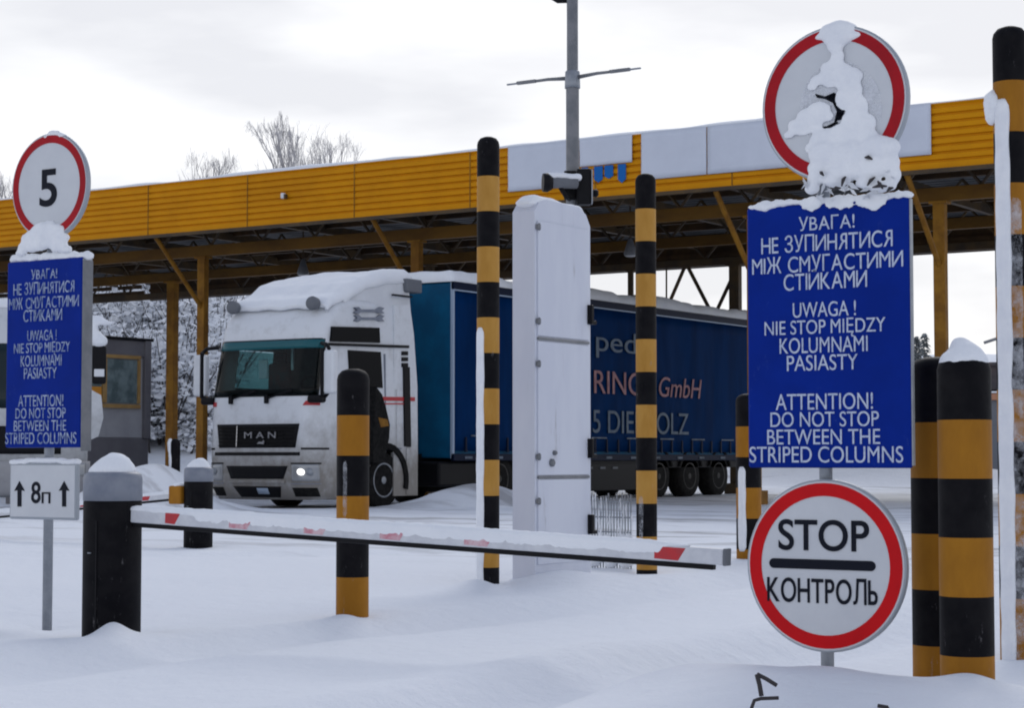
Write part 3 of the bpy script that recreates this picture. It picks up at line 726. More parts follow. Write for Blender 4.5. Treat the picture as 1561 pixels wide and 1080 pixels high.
MB().prism([(.03, 1.17), (.08, 1.21), (.15, 1.205), (.19, 1.24), (.21, 1.20), (.18, 1.16), (.12, 1.17)], cpt(1.2, 0, .05).y, cpt(1.2, 0, .03).y).build('grille_emblem', M['chrome'], gr)
patch('lip_trim', .96, 1.02, -1.0, 1.0, .012, M['dark'])
patch('bumper_slot', .54, .77, -.62, .62, .012, M['dark'], s0t=-.72, s1t=.72)
patch('bumper_step', .46, .52, -.66, .66, .03, M['cab'])
patch('lower_bumper_slot', .20, .40, -.46, .46, .014, M['dark'], s0t=-.56, s1t=.56)
patch('number_plate', .26, .37, -.02, .24, .02, M['linewhite'], ns=3, nz_=2)
for sg in (-1, 1):
    a, b_ = sorted((sg * .82, sg * 1.36))
    hl = patch('headlamp', .50, .80, a, b_, .014, M['lampglass'])
    for q, (s_v, z_v, r_v) in enumerate(((1.02, .665, .048), (1.17, .665, .05))):
        c_ = cpt(z_v, sg * s_v, .012); n_v = (cpt(z_v, sg * s_v, .2) - c_).normalized(); rot_ = Vector((0, 0, 1)).rotation_difference(n_v)
        mb = MB(); mb.lathe([(r_v * 1.25, 0), (r_v * 1.25, .012), (r_v, .016), (r_v * .8, .026), (r_v * .3, .032)], 18)
        bmesh.ops.transform(mb.bm, matrix=Matrix.Translation(c_) @ rot_.to_matrix().to_4x4() @ Matrix.Diagonal((1.25, 1, 1, 1)), verts=mb.bm.verts)
        mb.build('headlamp_bulb', M['lit'] if sg > 0 and q == 0 else M['galv'], hl)
    a, b_ = sorted((sg * .80, sg * 1.40)); patch('headlamp_trim', .805, .83, a, b_, .012, M['dark']); patch('bumper_seam', .445, .462, a, b_, .008, M['greyband'])
    a, b_ = sorted((sg * .82, sg * 1.30)); patch('fog_lamp', .22, .38, a, b_, .014, M['rub'])
    a, b_ = sorted((sg * 1.02, sg * 1.62)); patch('corner_seam', 1.065, 1.10, a, b_, .008, M['dark'])
    a, b_ = sorted((sg * 1.02, sg * 1.34)); patch('red_flash', 1.86, 1.94, a, b_, .012, M['red'], s0t=a + .06, s1t=b_)
# near flank: side windows, stripes, door lines
def flank_poly(name, pxs, m, d0=.004, d1=.012, parent=truck):
    return MB().prism([tx(*p) for p in pxs], HW + d0 - .03, HW + d1, axis='X').build(name, m, parent)
for sgn in (1,):
    flank_poly('sleeper_window', [(506, 498), (578, 500), (579, 523), (504, 521)], M['glass_b'])
    flank_poly('door_window', [(531, 534), (580, 537), (583, 592), (533, 588)], M['glass_b'])
    flank_poly('window_rail', [(500, 523), (622, 527), (622, 531), (500, 527)], M['dark'], d1=.03)
    flank_poly('air_intake', [(614, 560), (623, 560), (625, 682), (616, 681)], M['dark'], d1=.03)
    for y_ in (536, 545, 554): flank_poly('intake_vent', [(612, y_), (621, y_), (621, y_ + 6), (612, y_ + 6)], M['dark'], d1=.02)
    flank_poly('red_stripe', [(562, 605), (632, 606), (632, 612), (562, 611)], M['red'])
    flank_poly('red_pinstripe', [(583, 615), (618, 615), (618, 617), (583, 617)], M['red'])
    for y_ in (474, 486):
        mb = MB(); P_ = [tx(px, y_ + dy) for px, dy in ((541, -5), (547, -6), (551, -2), (574, -2), (580, -6), (586, -4), (582, 0), (586, 4), (579, 4), (574, 2), (551, 2), (546, 5), (540, 3), (545, -1))]
        mb.prism(P_, HW - .05, HW + .004, axis='X'); mb.build('flank_emblem', M['greyband'], truck)
    flank_poly('door_seam', [(586, 540), (587.5, 540), (588.5, 690), (587, 690)], M['greyband'], d1=.007)
    flank_poly('door_sill_seam', [(540, 683), (612, 683), (612, 685.5), (540, 685.5)], M['greyband'], d1=.007)
# side deflector behind the cab
de = [tx(*p) for p in ((600, 447), (632, 446), (641, 500), (649, 600), (650, 690), (651, 775), (612, 775))]
for sg in (-1, 1):
    MB().prism([(2.45, 3.8), (2.95, 3.84), (3.08, 3.3), (3.20, 2.3), (3.22, 1.0), (3.22, .2), (2.45, .2)], sg * (HW - .05) - .02, sg * (HW - .05) + .02 + (.025 * sg), axis='X').build('side_deflector', M['cab'], truck)
# roof spoiler and its snow
mb = MB(); sp_r = []
for y_, z_, w_ in ((.95, 3.78, 1.02), (1.25, 3.98, 1.10), (1.7, 4.16, 1.14), (2.3, 4.30, 1.16), (3.05, 4.38, 1.16)):
    sp_r.append([mb.bm.verts.new(v) for v in ((-w_ - .06, y_, 3.70), (-w_, y_, z_ - .10), (-w_ + .14, y_, z_), (w_ - .14, y_, z_), (w_, y_, z_ - .10), (w_ + .06, y_, 3.70))])
for a_, b_ in zip(sp_r, sp_r[1:]):
    for i in range(6): mb.bm.faces.new((a_[i], a_[(i + 1) % 6], b_[(i + 1) % 6], b_[i]))
mb.bm.faces.new(sp_r[0]); mb.bm.faces.new(sp_r[-1][::-1])
mb.build('roof_spoiler', M['cab_white'], truck)
for sg in (1, -1): MB().box((sg * (HW - .16), 3.12, 4.22), (.3, .5, .26), .03).build('spoiler_end', M['greyhouse'], truck)
MB().box((HW - .02, 2.72, 4.0), (.05, .62, .035), .008).build('spoiler_trim', M['dark'], truck)
mb = MB(); V = {}; nx, ny = 44, 56
pr = ((.40, 3.50), (.52, 3.60), (.66, 3.71), (.95, 3.80), (1.25, 4.0), (1.7, 4.18), (2.3, 4.32), (3.1, 4.40))
def prof_z(y):
    for (y0, z0), (y1, z1) in zip(pr, pr[1:]):
        if y <= y1: return z0 + (z1 - z0) * max(0, (y - y0) / (y1 - y0))
    return pr[-1][1]
for i in range(nx + 1):
    for j in range(ny + 1):
        x_ = -1.2 + 2.4 * i / nx; y_ = .50 + 2.66 * j / ny + .05 * nz3(x_, 0, 3, 2)
        w_ = 1.2 - .03 * nz3(0, y_, 7, 2); x_ = x_ * w_ / 1.2
        d = min(x_ + w_, w_ - x_, (y_ - .45), 3.2 - y_); e_ = math.sqrt(max(0, 1 - (1 - min(1, max(0, d) / .22)) ** 2))
        side = max(0, abs(x_) - 1.06) * (.9 if y_ > 1 else .2)
        V[i, j] = mb.bm.verts.new((x_, y_, prof_z(y_) - side + .015 + .13 * e_ * (1 + .35 * nz3(x_, y_, 1, 1.6) + .12 * nz3(x_, y_, 4, 4.5))))
for i in range(nx):
    for j in range(ny): mb.bm.faces.new((V[i, j], V[i + 1, j], V[i + 1, j + 1], V[i, j + 1]))
o = mb.build('cab_snow', M['snow'], truck, smooth=True); md = o.modifiers.new('s', 'SOLIDIFY'); md.thickness = .06; md.offset = -1
for s_ in (-.95, .95):
    c_ = Vector((s_, .44, 3.72)); MB().lathe([(.03, -.10), (.115, -.09), (.13, -.04), (.11, .06), (.05, .12)], 18, c=c_, axis='Y').build('roof_lamp', M['greyhouse'], truck)
# mirrors
for sg in (1, -1):
    mi = MB().box((sg * 1.52, .18, 2.45), (.30, .16, .78), .05, seg=3).build('mirror', M['cab_white'], truck)
    MB().box((sg * 1.43, .10, 2.45), (.07, .06, .86), .02).build('mirror_edge', M['dark'], mi)
    MB().tube([(sg * 1.22, .34, 2.98), (sg * 1.42, .22, 2.95), (sg * 1.52, .18, 2.86)], .035, seg=6).build('mirror_arm', M['dark'], mi)
    MB().tube([(sg * 1.22, .3, 1.98), (sg * 1.40, .2, 2.0), (sg * 1.5, .18, 2.08)], .035, seg=6).build('mirror_arm', M['dark'], mi)
    MB().box((sg * 1.27, .14, 1.97), (.32, .2, .14), .05, seg=3).build('mirror_base', M['dark'], truck)
# dark step and wheel arch bulge beside the door
mb = MB(); y0, z0 = tx(572, 650)
mb.prism([tx(*p) for p in ((563, 590), (572, 602), (578, 622), (584, 648), (583, 668), (578, 690), (576, 706), (558, 706))], HW - .1, HW + .16, axis='X'); mb.build('door_step_guard', M['rub'], truck)
MB().prism([tx(*p) for p in ((566, 637), (580, 640), (582, 650), (570, 652))], HW, HW + .166, axis='X').build('step_reflector', M['steel_y'], truck)
def wheel(yc, r, wd, sg, name='wheel', rim='galv'):
    c_ = Vector((sg * (HW - wd / 2 - .03), yc, r - .03)); s_ = sg
    wh = MB().lathe([(r * .60, -wd / 2 * s_), (r * .93, -wd / 2 * s_), (r, -wd * .36 * s_), (r, wd * .36 * s_), (r * .93, wd / 2 * s_), (r * .60, wd / 2 * s_)], 36, c=c_, axis='X').build(name, M['rub'], truck)
    MB().lathe([(r * .60, wd * .40 * s_), (r * .62, wd * .52 * s_), (r * .56, wd * .5 * s_), (r * .42, wd * .2 * s_), (r * .26, wd * .2 * s_), (r * .24, wd * .46 * s_), (r * .08, wd * .52 * s_)], 28, c=c_, axis='X').build('rim', M[rim], wh)
    return wh
FW = 2.18
for sg in (1, -1):
    wheel(FW, .53, .32, sg, rim='galv')
    for y_ in (6.1, 12.8, 14.3, 15.8): wheel(y_, .52, .36, sg, rim='greywheel')
    for y_ in (12.8, 14.3, 15.8): MB().prism([(y_ + .62 * math.cos(R(a)), .52 + .60 * math.sin(R(a))) for a in range(20, 161, 10)] + [(y_ + .56 * math.cos(R(a)), .52 + .56 * math.sin(R(a))) for a in range(160, 19, -10)], sg * (HW - .4), sg * (HW + .02), axis='X').build('mudguard', M['rub'], truck)
    mb = MB(); arc = [(FW + .70 * math.cos(a), .5 + .70 * math.sin(a)) for a in [R(175 - 190 * i / 16) for i in range(17)]]
    arc2 = [(FW + .585 * math.cos(a), .5 + .585 * math.sin(a)) for a in [R(175 - 190 * i / 16) for i in range(17)]]
    for i in range(16):
        mb.prism([arc[i], arc[i + 1], arc2[i + 1], arc2[i]], sg * (HW - .3), sg * (HW + .035), axis='X')
    mb.build('wheel_arch', M['rub'], truck)
    MB().prism([(2.84, .22), (3.18, .22), (3.18, 1.0), (2.84, 1.1)], sg * (HW - .02), sg * (HW + .012), axis='X').build('side_skirt', M['cab'], truck)
for sg in (1, -1): MB().box((sg * .84, FW, .66), (.05, 1.25, 1.1)).box((sg * 1.05, FW, 1.16), (.40, 1.2, .04)).build('wheel_well', M['dark'], truck)
MB().box((0, 8, .85), (1.1, 12, .3)).box((0, 5.2, .6), (2.3, 2.2, .5), .05).build('chassis', M['dark'], truck)
# trailer
T0, T1 = 4.34, 18.5
MB().box((0, (T0 + T1) / 2, (.9 + 4.4) / 2), (2 * HW - .02, T1 - T0 - .02, 3.48), .03).build('trailer_body', M['bulkhead'], truck)
# pleated tarpaulin curtain on both flanks
for sg in (1, -1):
    mb = MB(); ny, nz_ = 150, 12; V = {}
    for i in range(ny + 1):
        for j in range(nz_ + 1):
            y_ = T0 + .07 + (T1 - T0 - .14) * i / ny; z_ = 1.06 + (4.21 - 1.06) * j / nz_; q = j / nz_
            d = .028 + .018 * nz3(y_, z_ * .25, 2, 1.4) + .010 * nz3(y_, z_ * .2, 7, 4.5) * (1 - .5 * q)
            V[i, j] = mb.bm.verts.new((sg * (HW + d), y_, z_))
    for i in range(ny):
        for j in range(nz_): mb.bm.faces.new((V[i, j], V[i + 1, j], V[i + 1, j + 1], V[i, j + 1]))
    o = mb.build('curtain', M['curtain'], truck, smooth=True); md = o.modifiers.new('s', 'SOLIDIFY'); md.thickness = .03; md.offset = -sg
    MB().box((sg * (HW + .02), (T0 + T1) / 2, 4.32), (.08, T1 - T0, .16), .01).build('top_rail', M['rail'], truck)
    MB().box((sg * (HW + .035), (T0 + T1) / 2, 4.232), (.05, T1 - T0, .028), .004).build('trim_line', M['linewhite'], truck)
    MB().box((sg * (HW + .02), (T0 + T1) / 2, .93), (.08, T1 - T0, .14), .01).build('bottom_rail', M['rail'], truck)
    MB().box((sg * (HW - .0), T0 + .03, 2.65), (.07, .06, 3.5), .012).build('corner_post', M['linewhite'], truck)
    for k in range(28):
        y_ = T0 + .4 + k * .5; MB().box((sg * (HW + .07), y_, 1.20), (.02, .05, .26)).box((sg * (HW + .072), y_, 1.055), (.03, .08, .05)).build('buckle', M['rail'], truck)
    mb = MB()
    for k in range(9): mb.box((sg * (HW + .075), T0 + .9 + k * 1.55, 1.36), (.012, .65, .03))
    for k in range(13): mb.box((sg * (HW + .066), T0 + .5 + k * 1.1, .925), (.012, .25, .05))
    mb.build('reflector_strips', M['refl'], truck)
    MB().box((sg * (HW - .05), 13.4, .80), (.04, 7.6, .22), .01).box((sg * (HW - .05), 9.2, .50), (.05, 5.0, .62), .02).build('side_guard', M['dark'], truck)
    mb = MB()
    for k in range(6): mb.box((sg * (HW - .02), 8.0 + k * .55, .70), (.02, .22, .05))
    mb.build('guard_reflectors', M['greyhouse'], truck)
def flank_text(name, body, px0, px1, py0, py1, m, shear=0, bold=.01):
    a, b_ = tx(px0, (py0 + py1) / 2), tx(px1, (py0 + py1) / 2); z0, z1 = tx((px0 + px1) / 2, py1)[1], tx((px0 + px1) / 2, py0)[1]
    text(name, body, m, truck, b_[0] - a[0], z1 - z0, (HW + .062, (a[0] + b_[0]) / 2, (z0 + z1) / 2), '+X', .012, bold, shear)
flank_text('haulier_lettering', 'pedit', 905, 992, 508, 549, M['textgrey'])
flank_text('owner_lettering', 'RING', 902, 974, 567, 602, M['textred'], bold=.03)
flank_text('company_lettering', 'GmbH', 1001, 1066, 577, 607, M['textred'], shear=.2)
flank_text('town_lettering', '5 DIEPHOLZ', 900, 1046, 628, 662, M['textgrey'])
snow_slab('trailer_snow', -HW, HW, T0, T1, 4.41, .24, .09, truck, over=.02, amp=.4, fr=.8, taper=.16)
# second vehicle: grey-white cab behind the left signs, turned towards us
P2 = at(18, 700, 33.0); ang2 = YAW + math.atan((780.5 - 18) / F)
van = empty('tractor_unit', (P2.x, P2.y, 0), ang2, 'grey white lorry cab mostly hidden behind the left blue sign, snow on its mirror', 'lorry')
LV2 = [(.25, .10, 1.18, .25), (.6, 0, 1.25, .28), (1.9, .02, 1.25, .28), (3.0, .22, 1.24, .26), (3.35, .4, 1.2, .26), (3.5, .7, 1.15, .24)]
c2, patch2, pt2 = cab_builder(van, 1.25, LV2, 2.3, M['cab_b'])
patch2('windscreen', 1.75, 2.85, -1.28, 1.28, .012, M['glass'])
patch2('bumper', .28, .86, -1.52, 1.52, .05, M['booth'], ns=20)
patch2('grille', .98, 1.45, -.8, .8, .012, M['dark'])
for sg in (-1, 1):
    a, b_ = sorted((sg * .8, sg * 1.2)); patch2('headlamp', .62, .82, a, b_, .06, M['lampglass'])
    mi = MB().box((sg * 1.42, .1, 2.5), (.24, .16, .66), .05, seg=3).build('mirror', M['dark'], van)
    MB().box((sg * 1.42, .012, 2.36), (.17, .02, .13), .01).build('mirror_cap', M['cab_white'], mi)
    MB().tube([(sg * 1.2, .3, 3.1), (sg * 1.5, .1, 2.86), (sg * 1.4, .1, 2.7)], .04, seg=6).build('mirror_arm', M['cab_white'], mi)
    MB().prism([(sg * 1.24, 1.2), (sg * 1.42, 1.28), (sg * 1.50, 1.6), (sg * 1.46, 1.98), (sg * 1.24, 2.1)], .05, .2).build('corner_fairing', M['cab_b'], van)
    wh = MB().lathe([(.3, -.15), (.48, -.15), (.5, -.1), (.5, .1), (.48, .15), (.3, .15)], 28, c=(sg * 1.05, 1.5, .48), axis='X').build('wheel', M['rub'], van)
    MB().lathe([(.31, -.13), (.2, -.05), (.08, -.15)] if sg < 0 else [(.31, .13), (.2, .05), (.08, .15)], 20, c=(sg * 1.05, 1.5, .48), axis='X').build('rim', M['galv'], wh)
snow_blob('mirror_snow', [((1.42, .1, 2.9), (.17, .13, .13)), ((1.36, .14, 3.0), (.12, .12, .12)), ((1.30, .1, 3.08), (.12, .1, .1)), ((1.48, .1, 3.22), (.24, .08, .05)), ((1.36, .16, 3.3), (.16, .08, .06))], van, .03, .02, 6)
snow_slab('roof_snow', -1.1, 1.1, .75, 2.2, 3.49, .2, .12, van, over=.02)
# ------------------------------------------------------------------ booth
BX, BY0, BY1 = at(224, 700, 40).x, 27.3, 29.45
booth = empty('inspection_booth', (BX, BY0, 0), 0, 'grey inspection booth with ochre framed window between the left signs and canopy columns', 'booth')
bz = lambda y: EYE + (700 - y) / F * 39.3
MB().box((-.9, 1.07, bz(668) / 2), (1.8, 2.15, bz(668)), .01).build('plinth', M['booth_d'], booth)
MB().box((-.9, 1.07, (bz(668) + bz(543)) / 2), (1.78, 2.13, bz(543) - bz(668) - .006), .01).build('wall', M['booth'], booth)
MB().box((-.9, 1.07, (bz(543) + bz(517)) / 2), (1.86, 2.2, bz(517) - bz(543)), .02).build('header', M['booth_d'], booth)
MB().box((-.9, 1.05, bz(516)), (1.95, 2.3, .06), .01).build('roof', M['dark'], booth)
zc, zh = (bz(622) + bz(541)) / 2, bz(541) - bz(622)
fr = MB().box((.01, 1.12, zc + zh / 2 - .04), (.06, 1.5, .07)).box((.01, 1.12, zc - zh / 2 + .03), (.06, 1.5, .08)).box((.01, .38, zc), (.06, .09, zh - .18)).box((.01, .86, zc), (.06, .12, zh - .18)).box((.01, 1.83, zc), (.06, .07, zh - .18)).build('window', M['boothframe'], booth)
MB().box((-.005, 1.12, zc), (.03, 1.38, zh - .19)).build('pane', M['boothglass'], fr)
MB().box((.02, .60, zc - .3), (.02, .36, .34)).build('orange_notice', M['orange'], fr)
MB().box((.03, 2.05, (bz(668) + bz(517)) / 2), (.09, .17, bz(517) - bz(668)), .01).build('corner_post', M['booth_d'], booth)
# low guard post by the booth
p = at(267, 720, 34.0)
po = empty('guard_post', (p.x, p.y, .2), 0, 'short dark post plastered with snow in front of the booth column', 'post')
MB().lathe([(.085, -.2), (.085, .98), (.06, 1.03), (.01, 1.05)], 16).build('shaft', M['black'], po)
snow_blob('snow_plaster', [((-.06 - .02 * math.sin(i), -.05, .1 + .11 * i), (.07, .05, .10)) for i in range(9)], po, .03, .01, 9)
# ------------------------------------------------------------------ striped poles and bollards
def stripes(H, r, bands, top, c0=0.0, seg=28):
    """bands: heights of colour changes from the top down; starts black"""
    prof, mis = [], []
    edge = [H - top * .0] + bands
    ys = [H, H - .012, H - .035, H - .06]; rr = [r * .35, r * .72, r * .93, r]
    prof = list(zip(rr, ys)); mis = [0, 0, 0]
    col = 0; last = H - .06
    for b_ in bands:
        prof += [(r, b_)]; mis.append(col); col = 1 - col
    prof.append((r, -.35)); mis.append(col)
    return prof[::-1], mis[::-1]
def striped(name, px, Z, H, r, first, step, label, cat, group, fade=False, gpy=None, dz=0):
    p = at(px, 700, Z); z = p.z = ground_z(p.x, p.y) + dz
    root = empty(name, (p.x, p.y, 0), 0, label, cat, group)
    bands = []; h = H - first
    while h > .0: bands.append(h); h -= step
    prof, mis = stripes(H, r, bands, 0)
    MB().lathe(prof, 30, mis=mis).build('shaft', [M['black'], M['yellow_fade'] if fade else M['yellow']], root)
    return root
def plaster(root, r, z0, z1, ang, wd, seed=1, th=.014, material=None):
    """wind-driven snow stuck to one side of a pole"""
    rg = random.Random(seed); mb = MB(); nz_, na = max(6, int((z1 - z0) / .035)), 9; V = {}
    for j in range(nz_ + 1):
        z_ = z0 + (z1 - z0) * j / nz_; tp = min(1, (z1 - z_) / .05 + .15, (z_ - z0) / .05 + .3); w_ = wd * (1 + .25 * nz3(0, z_, seed, 5)) * (.5 + .5 * tp)
        for i in range(na + 1):
            q = -1 + 2 * i / na; a = ang + w_ * q; t_ = th * math.sqrt(max(0, 1 - q * q)) * (1 + .5 * nz3(q, z_, seed, 9)) * tp - .002
            V[i, j] = mb.bm.verts.new(((r + t_) * math.cos(a), (r + t_) * math.sin(a), z_))
    for j in range(nz_):
        for i in range(na): mb.bm.faces.new((V[i, j], V[i + 1, j], V[i + 1, j + 1], V[i, j + 1]))
    o = mb.build('snow_plaster' if not material else 'frost', material or M['snow_wet'], root, smooth=True)
    md = o.modifiers.new('s', 'SOLIDIFY'); md.thickness = .01
    return o
LEFT = math.pi + YAW                               # direction of the photo's left
def ztop(py, Z): return EYE + (700 - py) / F * Z
TP, BO = 'tall striped poles', 'striped bollards'
a_ = striped('striped_pole', 744, 14.2, ztop(206, 14.2), .082, ztop(206, 14.2) - ztop(268, 14.2), .257, 'tall black and yellow pole just left of the white cabinet', 'pole', TP, True)
plaster(a_, .082, -.1, ztop(500, 14.2), LEFT + .72, .52, 3, .014)
a_ = striped('striped_pole', 985.5, 15.7, ztop(263, 15.7), .083, ztop(263, 15.7) - ztop(318, 15.7), .262, 'tall black and yellow pole in front of the trailer lettering', 'pole', TP, True)
plaster(a_, .083, .25, ztop(755, 15.7), LEFT + .9, .28, 4, .006, M['frost'])
a_ = striped('striped_pole', 1548, 9.95, ztop(35, 9.95), .088, ztop(35, 9.95) - ztop(122, 9.95), .262, 'tall black and yellow pole at the right photo edge, snow plastered down one side', 'pole', TP)
plaster(a_, .088, -.2, ztop(150, 9.95), LEFT + .72, .55, 5, .014)
plaster(a_, .088, -.2, ztop(300, 9.95), LEFT + 1.45, .50, 12, .005, M['frost'])
snow_blob('snow_lump', [((.09 * math.cos(LEFT), .09 * math.sin(LEFT), ztop(155, 9.95)), (.05, .05, .08)), ((.1 * math.cos(LEFT), .1 * math.sin(LEFT), ztop(175, 9.95)), (.035, .035, .05))], a_, .012, .01, 20)
bh = lambda top, Z: ztop(top, Z)
a_ = striped('striped_bollard', 1471, 7.8, bh(541, 7.8), .106, bh(541, 7.8) - bh(641, 7.8), .2315, 'thick striped bollard with snow cap, front one of the close pair', 'bollard', BO)
snow_blob('snow_cap', [((0, 0, bh(541, 7.8) - .03), (.102, .102, .06)), ((.01, 0, bh(541, 7.8)), (.075, .075, .055)), ((-.02, .01, bh(525, 7.8)), (.045, .045, .035))], a_, .012, .006, 12)
a_ = striped('striped_bollard', 1426, 8.25, bh(545, 8.25), .103, bh(545, 8.25) - bh(645, 8.25), .2315, 'thick striped bollard without snow cap, rear one of the close pair', 'bollard', BO)
a_ = striped('striped_bollard', 538, 11.35, bh(563, 11.35), .094, bh(563, 11.35) - bh(634, 11.35), .232, 'striped bollard behind the barrier arm, in front of the lorry cab door', 'bollard', BO)
plaster(a_, .094, bh(790, 11.35), bh(700, 11.35), LEFT + 1.15, .16, 8, .004, M['frost'])
a_ = striped('striped_bollard', 1141, 16.5, bh(601, 16.5), .105, bh(601, 16.5) - bh(651, 16.5), .256, 'striped bollard half hidden behind the blue sign and stop sign', 'bollard', BO)
plaster(a_, .105, bh(840, 16.5), bh(712, 16.5), LEFT + .85, .40, 9, .014)
# ------------------------------------------------------------------ barriers
def barrier_post(px, Z, top, label, r=.15):
    p = at(px, 700, Z); H = ztop(top, Z)
    root = empty('barrier_gate', (p.x, p.y, 0), 0, label, 'barrier', 'boom barriers')
    MB().lathe([(r, -.35), (r, H - .155), (r * .99, H - .15)], 36).build('shaft', M['black'], root)
    MB().lathe([(r * 1.012, H - .148), (r * 1.012, H - .035), (r * .97, H - .012), (r * .85, H)], 36).build('collar', M['greyband'], root)
    sa = YAW - math.pi / 2 - .35
    MB().box(((r + .001) * math.cos(sa), (r + .001) * math.sin(sa), H / 2 - .15), (.008, .008, H - .2)).build('door_seam', M['dark'], root)
    MB().lathe([(.012, 0), (.012, .006)], 12, c=((r + .0) * math.cos(sa - .3), (r + .0) * math.sin(sa - .3), H * .5)).build('lock', M['galv'], root)
    snow_blob('snow_cap', [((0, 0, H + .0), (r * .86, r * .86, .07)), ((.01, 0, H + .03), (r * .66, r * .66, .075)), ((-.06, -.03, H + .0), (r * .5, r * .5, .03))], root, .015, .008, 12)
    return root, p, H
b1, p1, h1 = barrier_post(172.5, 10.2, 720, 'nearest boom barrier, black post with snow dome, long red and white arm in foreground')
b2, p2, h2 = barrier_post(303, 20.5, 713, 'farther boom barrier with yellow box in front of the lorry, thin arm reaching left')
MB().box((-.19, -.06, ztop(755, 20.5)), (.17, .2, .19), .015).build('arm_box', M['yellow'], b2)
snow_blob('box_snow', [((-.19, -.06, ztop(755, 20.5) + .10), (.1, .11, .03))], b2, .02, .01, 12)
def arm(post, root_loc, A_, B_, tapes, seed, hgt=.068, cover=()):
    """barrier boom from A_ to B_ (local), white box with black rubber strip below and snow on top"""
    o_ = Vector(root_loc) - post.location; A_, B_ = Vector(A_) + o_, Vector(B_) + o_; d = B_ - A_; L = d.length; d.normalize(); up = Vector((0, 1, 0)).cross(d); up = -up if up.z < 0 else up
    rot = Matrix((d, Vector((0, 1, 0)), up)).transposed(); n_ = Vector((0, -1, 0))
    def pp(t_, h_, y_=0): return A_ + d * t_ + up * h_ + Vector((0, y_, 0))
    root = MB().box(pp(L / 2, 0), (L, .05, hgt), .006, rot).build('boom', M['armwhite'], post)
    MB().box(pp(L / 2 - .02, -hgt / 2 - .012), (L - .06, .032, .022), .004, rot).build('rubber_strip', M['dark'], root)
    MB().box(pp(L + .007, 0), (.013, .054, hgt + .004), .003, rot).build('end_cap', M['greyhouse'], root)
    for t_, wd, m_ in tapes:
        mb = MB(); q = [pp(t_ - wd / 2, hgt * .40), pp(t_ + wd / 2, hgt * .40), pp(t_ + wd / 2 - .035, -hgt * .40), pp(t_ - wd / 2, -hgt * .36)]
        a0 = [mb.bm.verts.new(v + n_ * .0262) for v in q]; a1 = [mb.bm.verts.new(v + n_ * .0235) for v in q]
        mb.bm.faces.new(a0); mb.bm.faces.new(a1[::-1])
        for i in range(4): mb.bm.faces.new((a0[i], a0[(i + 1) % 4], a1[(i + 1) % 4], a1[i]))
        mb.build('red_tape', m_, root)
    rg = random.Random(seed); bl = []; t_ = .05
    Ls = L * (1 if not cover else cover[0])
    while t_ < Ls:
        k = .6 + .5 * nz3(t_, seed, 0, 1.1); fade = min(1, (Ls - t_) / .25 + .25)
        bl.append((pp(t_, hgt / 2 + .002, -.004), (.09, .027 + .004 * k, (.016 + .014 * k) * fade)))
        c_ = nz3(t_, seed + 8, 0, 1.6)
        if t_ > .5 and t_ < Ls - .1 and c_ > -.12: bl.append((pp(t_, hgt * (.16 - .2 * c_), -.022), (.08, .0065, .024)))
        t_ += .03
    snow_blob('snow_strip', bl, root, .008, .003, 18)
    return root
zA = ztop(787, 10.05); 
X1 = atY(1106, 850, p1.y); zB = X1.z
Larm = X1.x - p1.x - .15
def along(px): return (atY(px, 830, p1.y).x - p1.x - .15)
arm(b1, (p1.x + .15, p1.y, 0), (0, 0, zA), (Larm, 0, zB),
    [(along(268), .10, M['red']), (along(372), .15, M['pink']), (along(487), .15, M['pink']), (along(604), .15, M['pink']), (along(735), .16, M['pink']), (along(1026), .15, M['red'])], 4, cover=(.935,))
X2 = atY(-60, 790, p2.y)
arm(b2, (p2.x - .2, p2.y - .06, 0), (-4.2, 0, .16), (0, 0, ztop(755, 20.5)), [(4.2 - .45 * k, .14, M['red']) for k in range(1, 8, 2)], 6, hgt=.06)
# ------------------------------------------------------------------ white cabinet
C0 = at(784, 870, 14.6)
cab_y = at(783, 870, 14.6).y; cab_x = at(822, 600, 14.55).x
cz = lambda py: ztop(py, 14.6)
DX = .195; DY = .80
cabinet = empty('equipment_cabinet', (cab_x, cab_y, 0), 0, 'tall narrow snow covered white cabinet with hinged doors between two striped poles', 'cabinet')
Hc = cz(302)
mb = MB(); poly = [(0, -.3), (DY, -.3), (DY, Hc - .14), (DY - .06, Hc - .055), (DY - .16, Hc - .01), (.16, Hc), (.06, Hc - .03), (0, Hc - .10)]
mb.prism(poly, -DX, 0, axis='X')
mb.build('housing', M['cabinet'], cabinet)
def cpos(px, py): p = atX(px, py, cab_x); return p.y - cab_y, p.z
y1 = DY - .035
doors = [(cz(520) + .035, Hc - .17), (cz(729) + .02, cz(520) - .005), (cz(860), cz(729) - .012)]
for k, (z0, z1) in enumerate(doors):
    MB().box((.006, (.03 + y1) / 2, (z0 + z1) / 2), (.014, y1 - .03, z1 - z0), .004).build('door', M['cabinet'], cabinet)
for px, py in ((822, 347), (818, 490), (816, 555), (813, 697), (812, 765)):
    y_, z_ = cpos(px, py); y_ = .022
    MB().box((.02, y_, z_), (.024, .04, .042), .006).tube([(.026, y_, z_ - .026), (.026, y_, z_ + .026)], .009, seg=8).build('hinge', M['lampgrey'], cabinet)
for px, py in ((896, 480), (893, 684), (889, 800)):
    y_, z_ = cpos(893, py); y_ = DY - .05
    MB().box((.03, y_ - .0, z_), (.05, .035, .15), .006).box((.03, y_ + .035, z_ - .06), (.05, .05, .03), .006).build('handle', M['dark'], cabinet)
for px, py, r_ in ((842, 691, .018), (838, 706, .03)):
    y_, z_ = cpos(px, py); MB().lathe([(r_, .005), (r_, .03), (r_ * .6, .04)], 14, c=(.0, y_, z_), axis='X').build('lock', M['lampgrey'], cabinet)
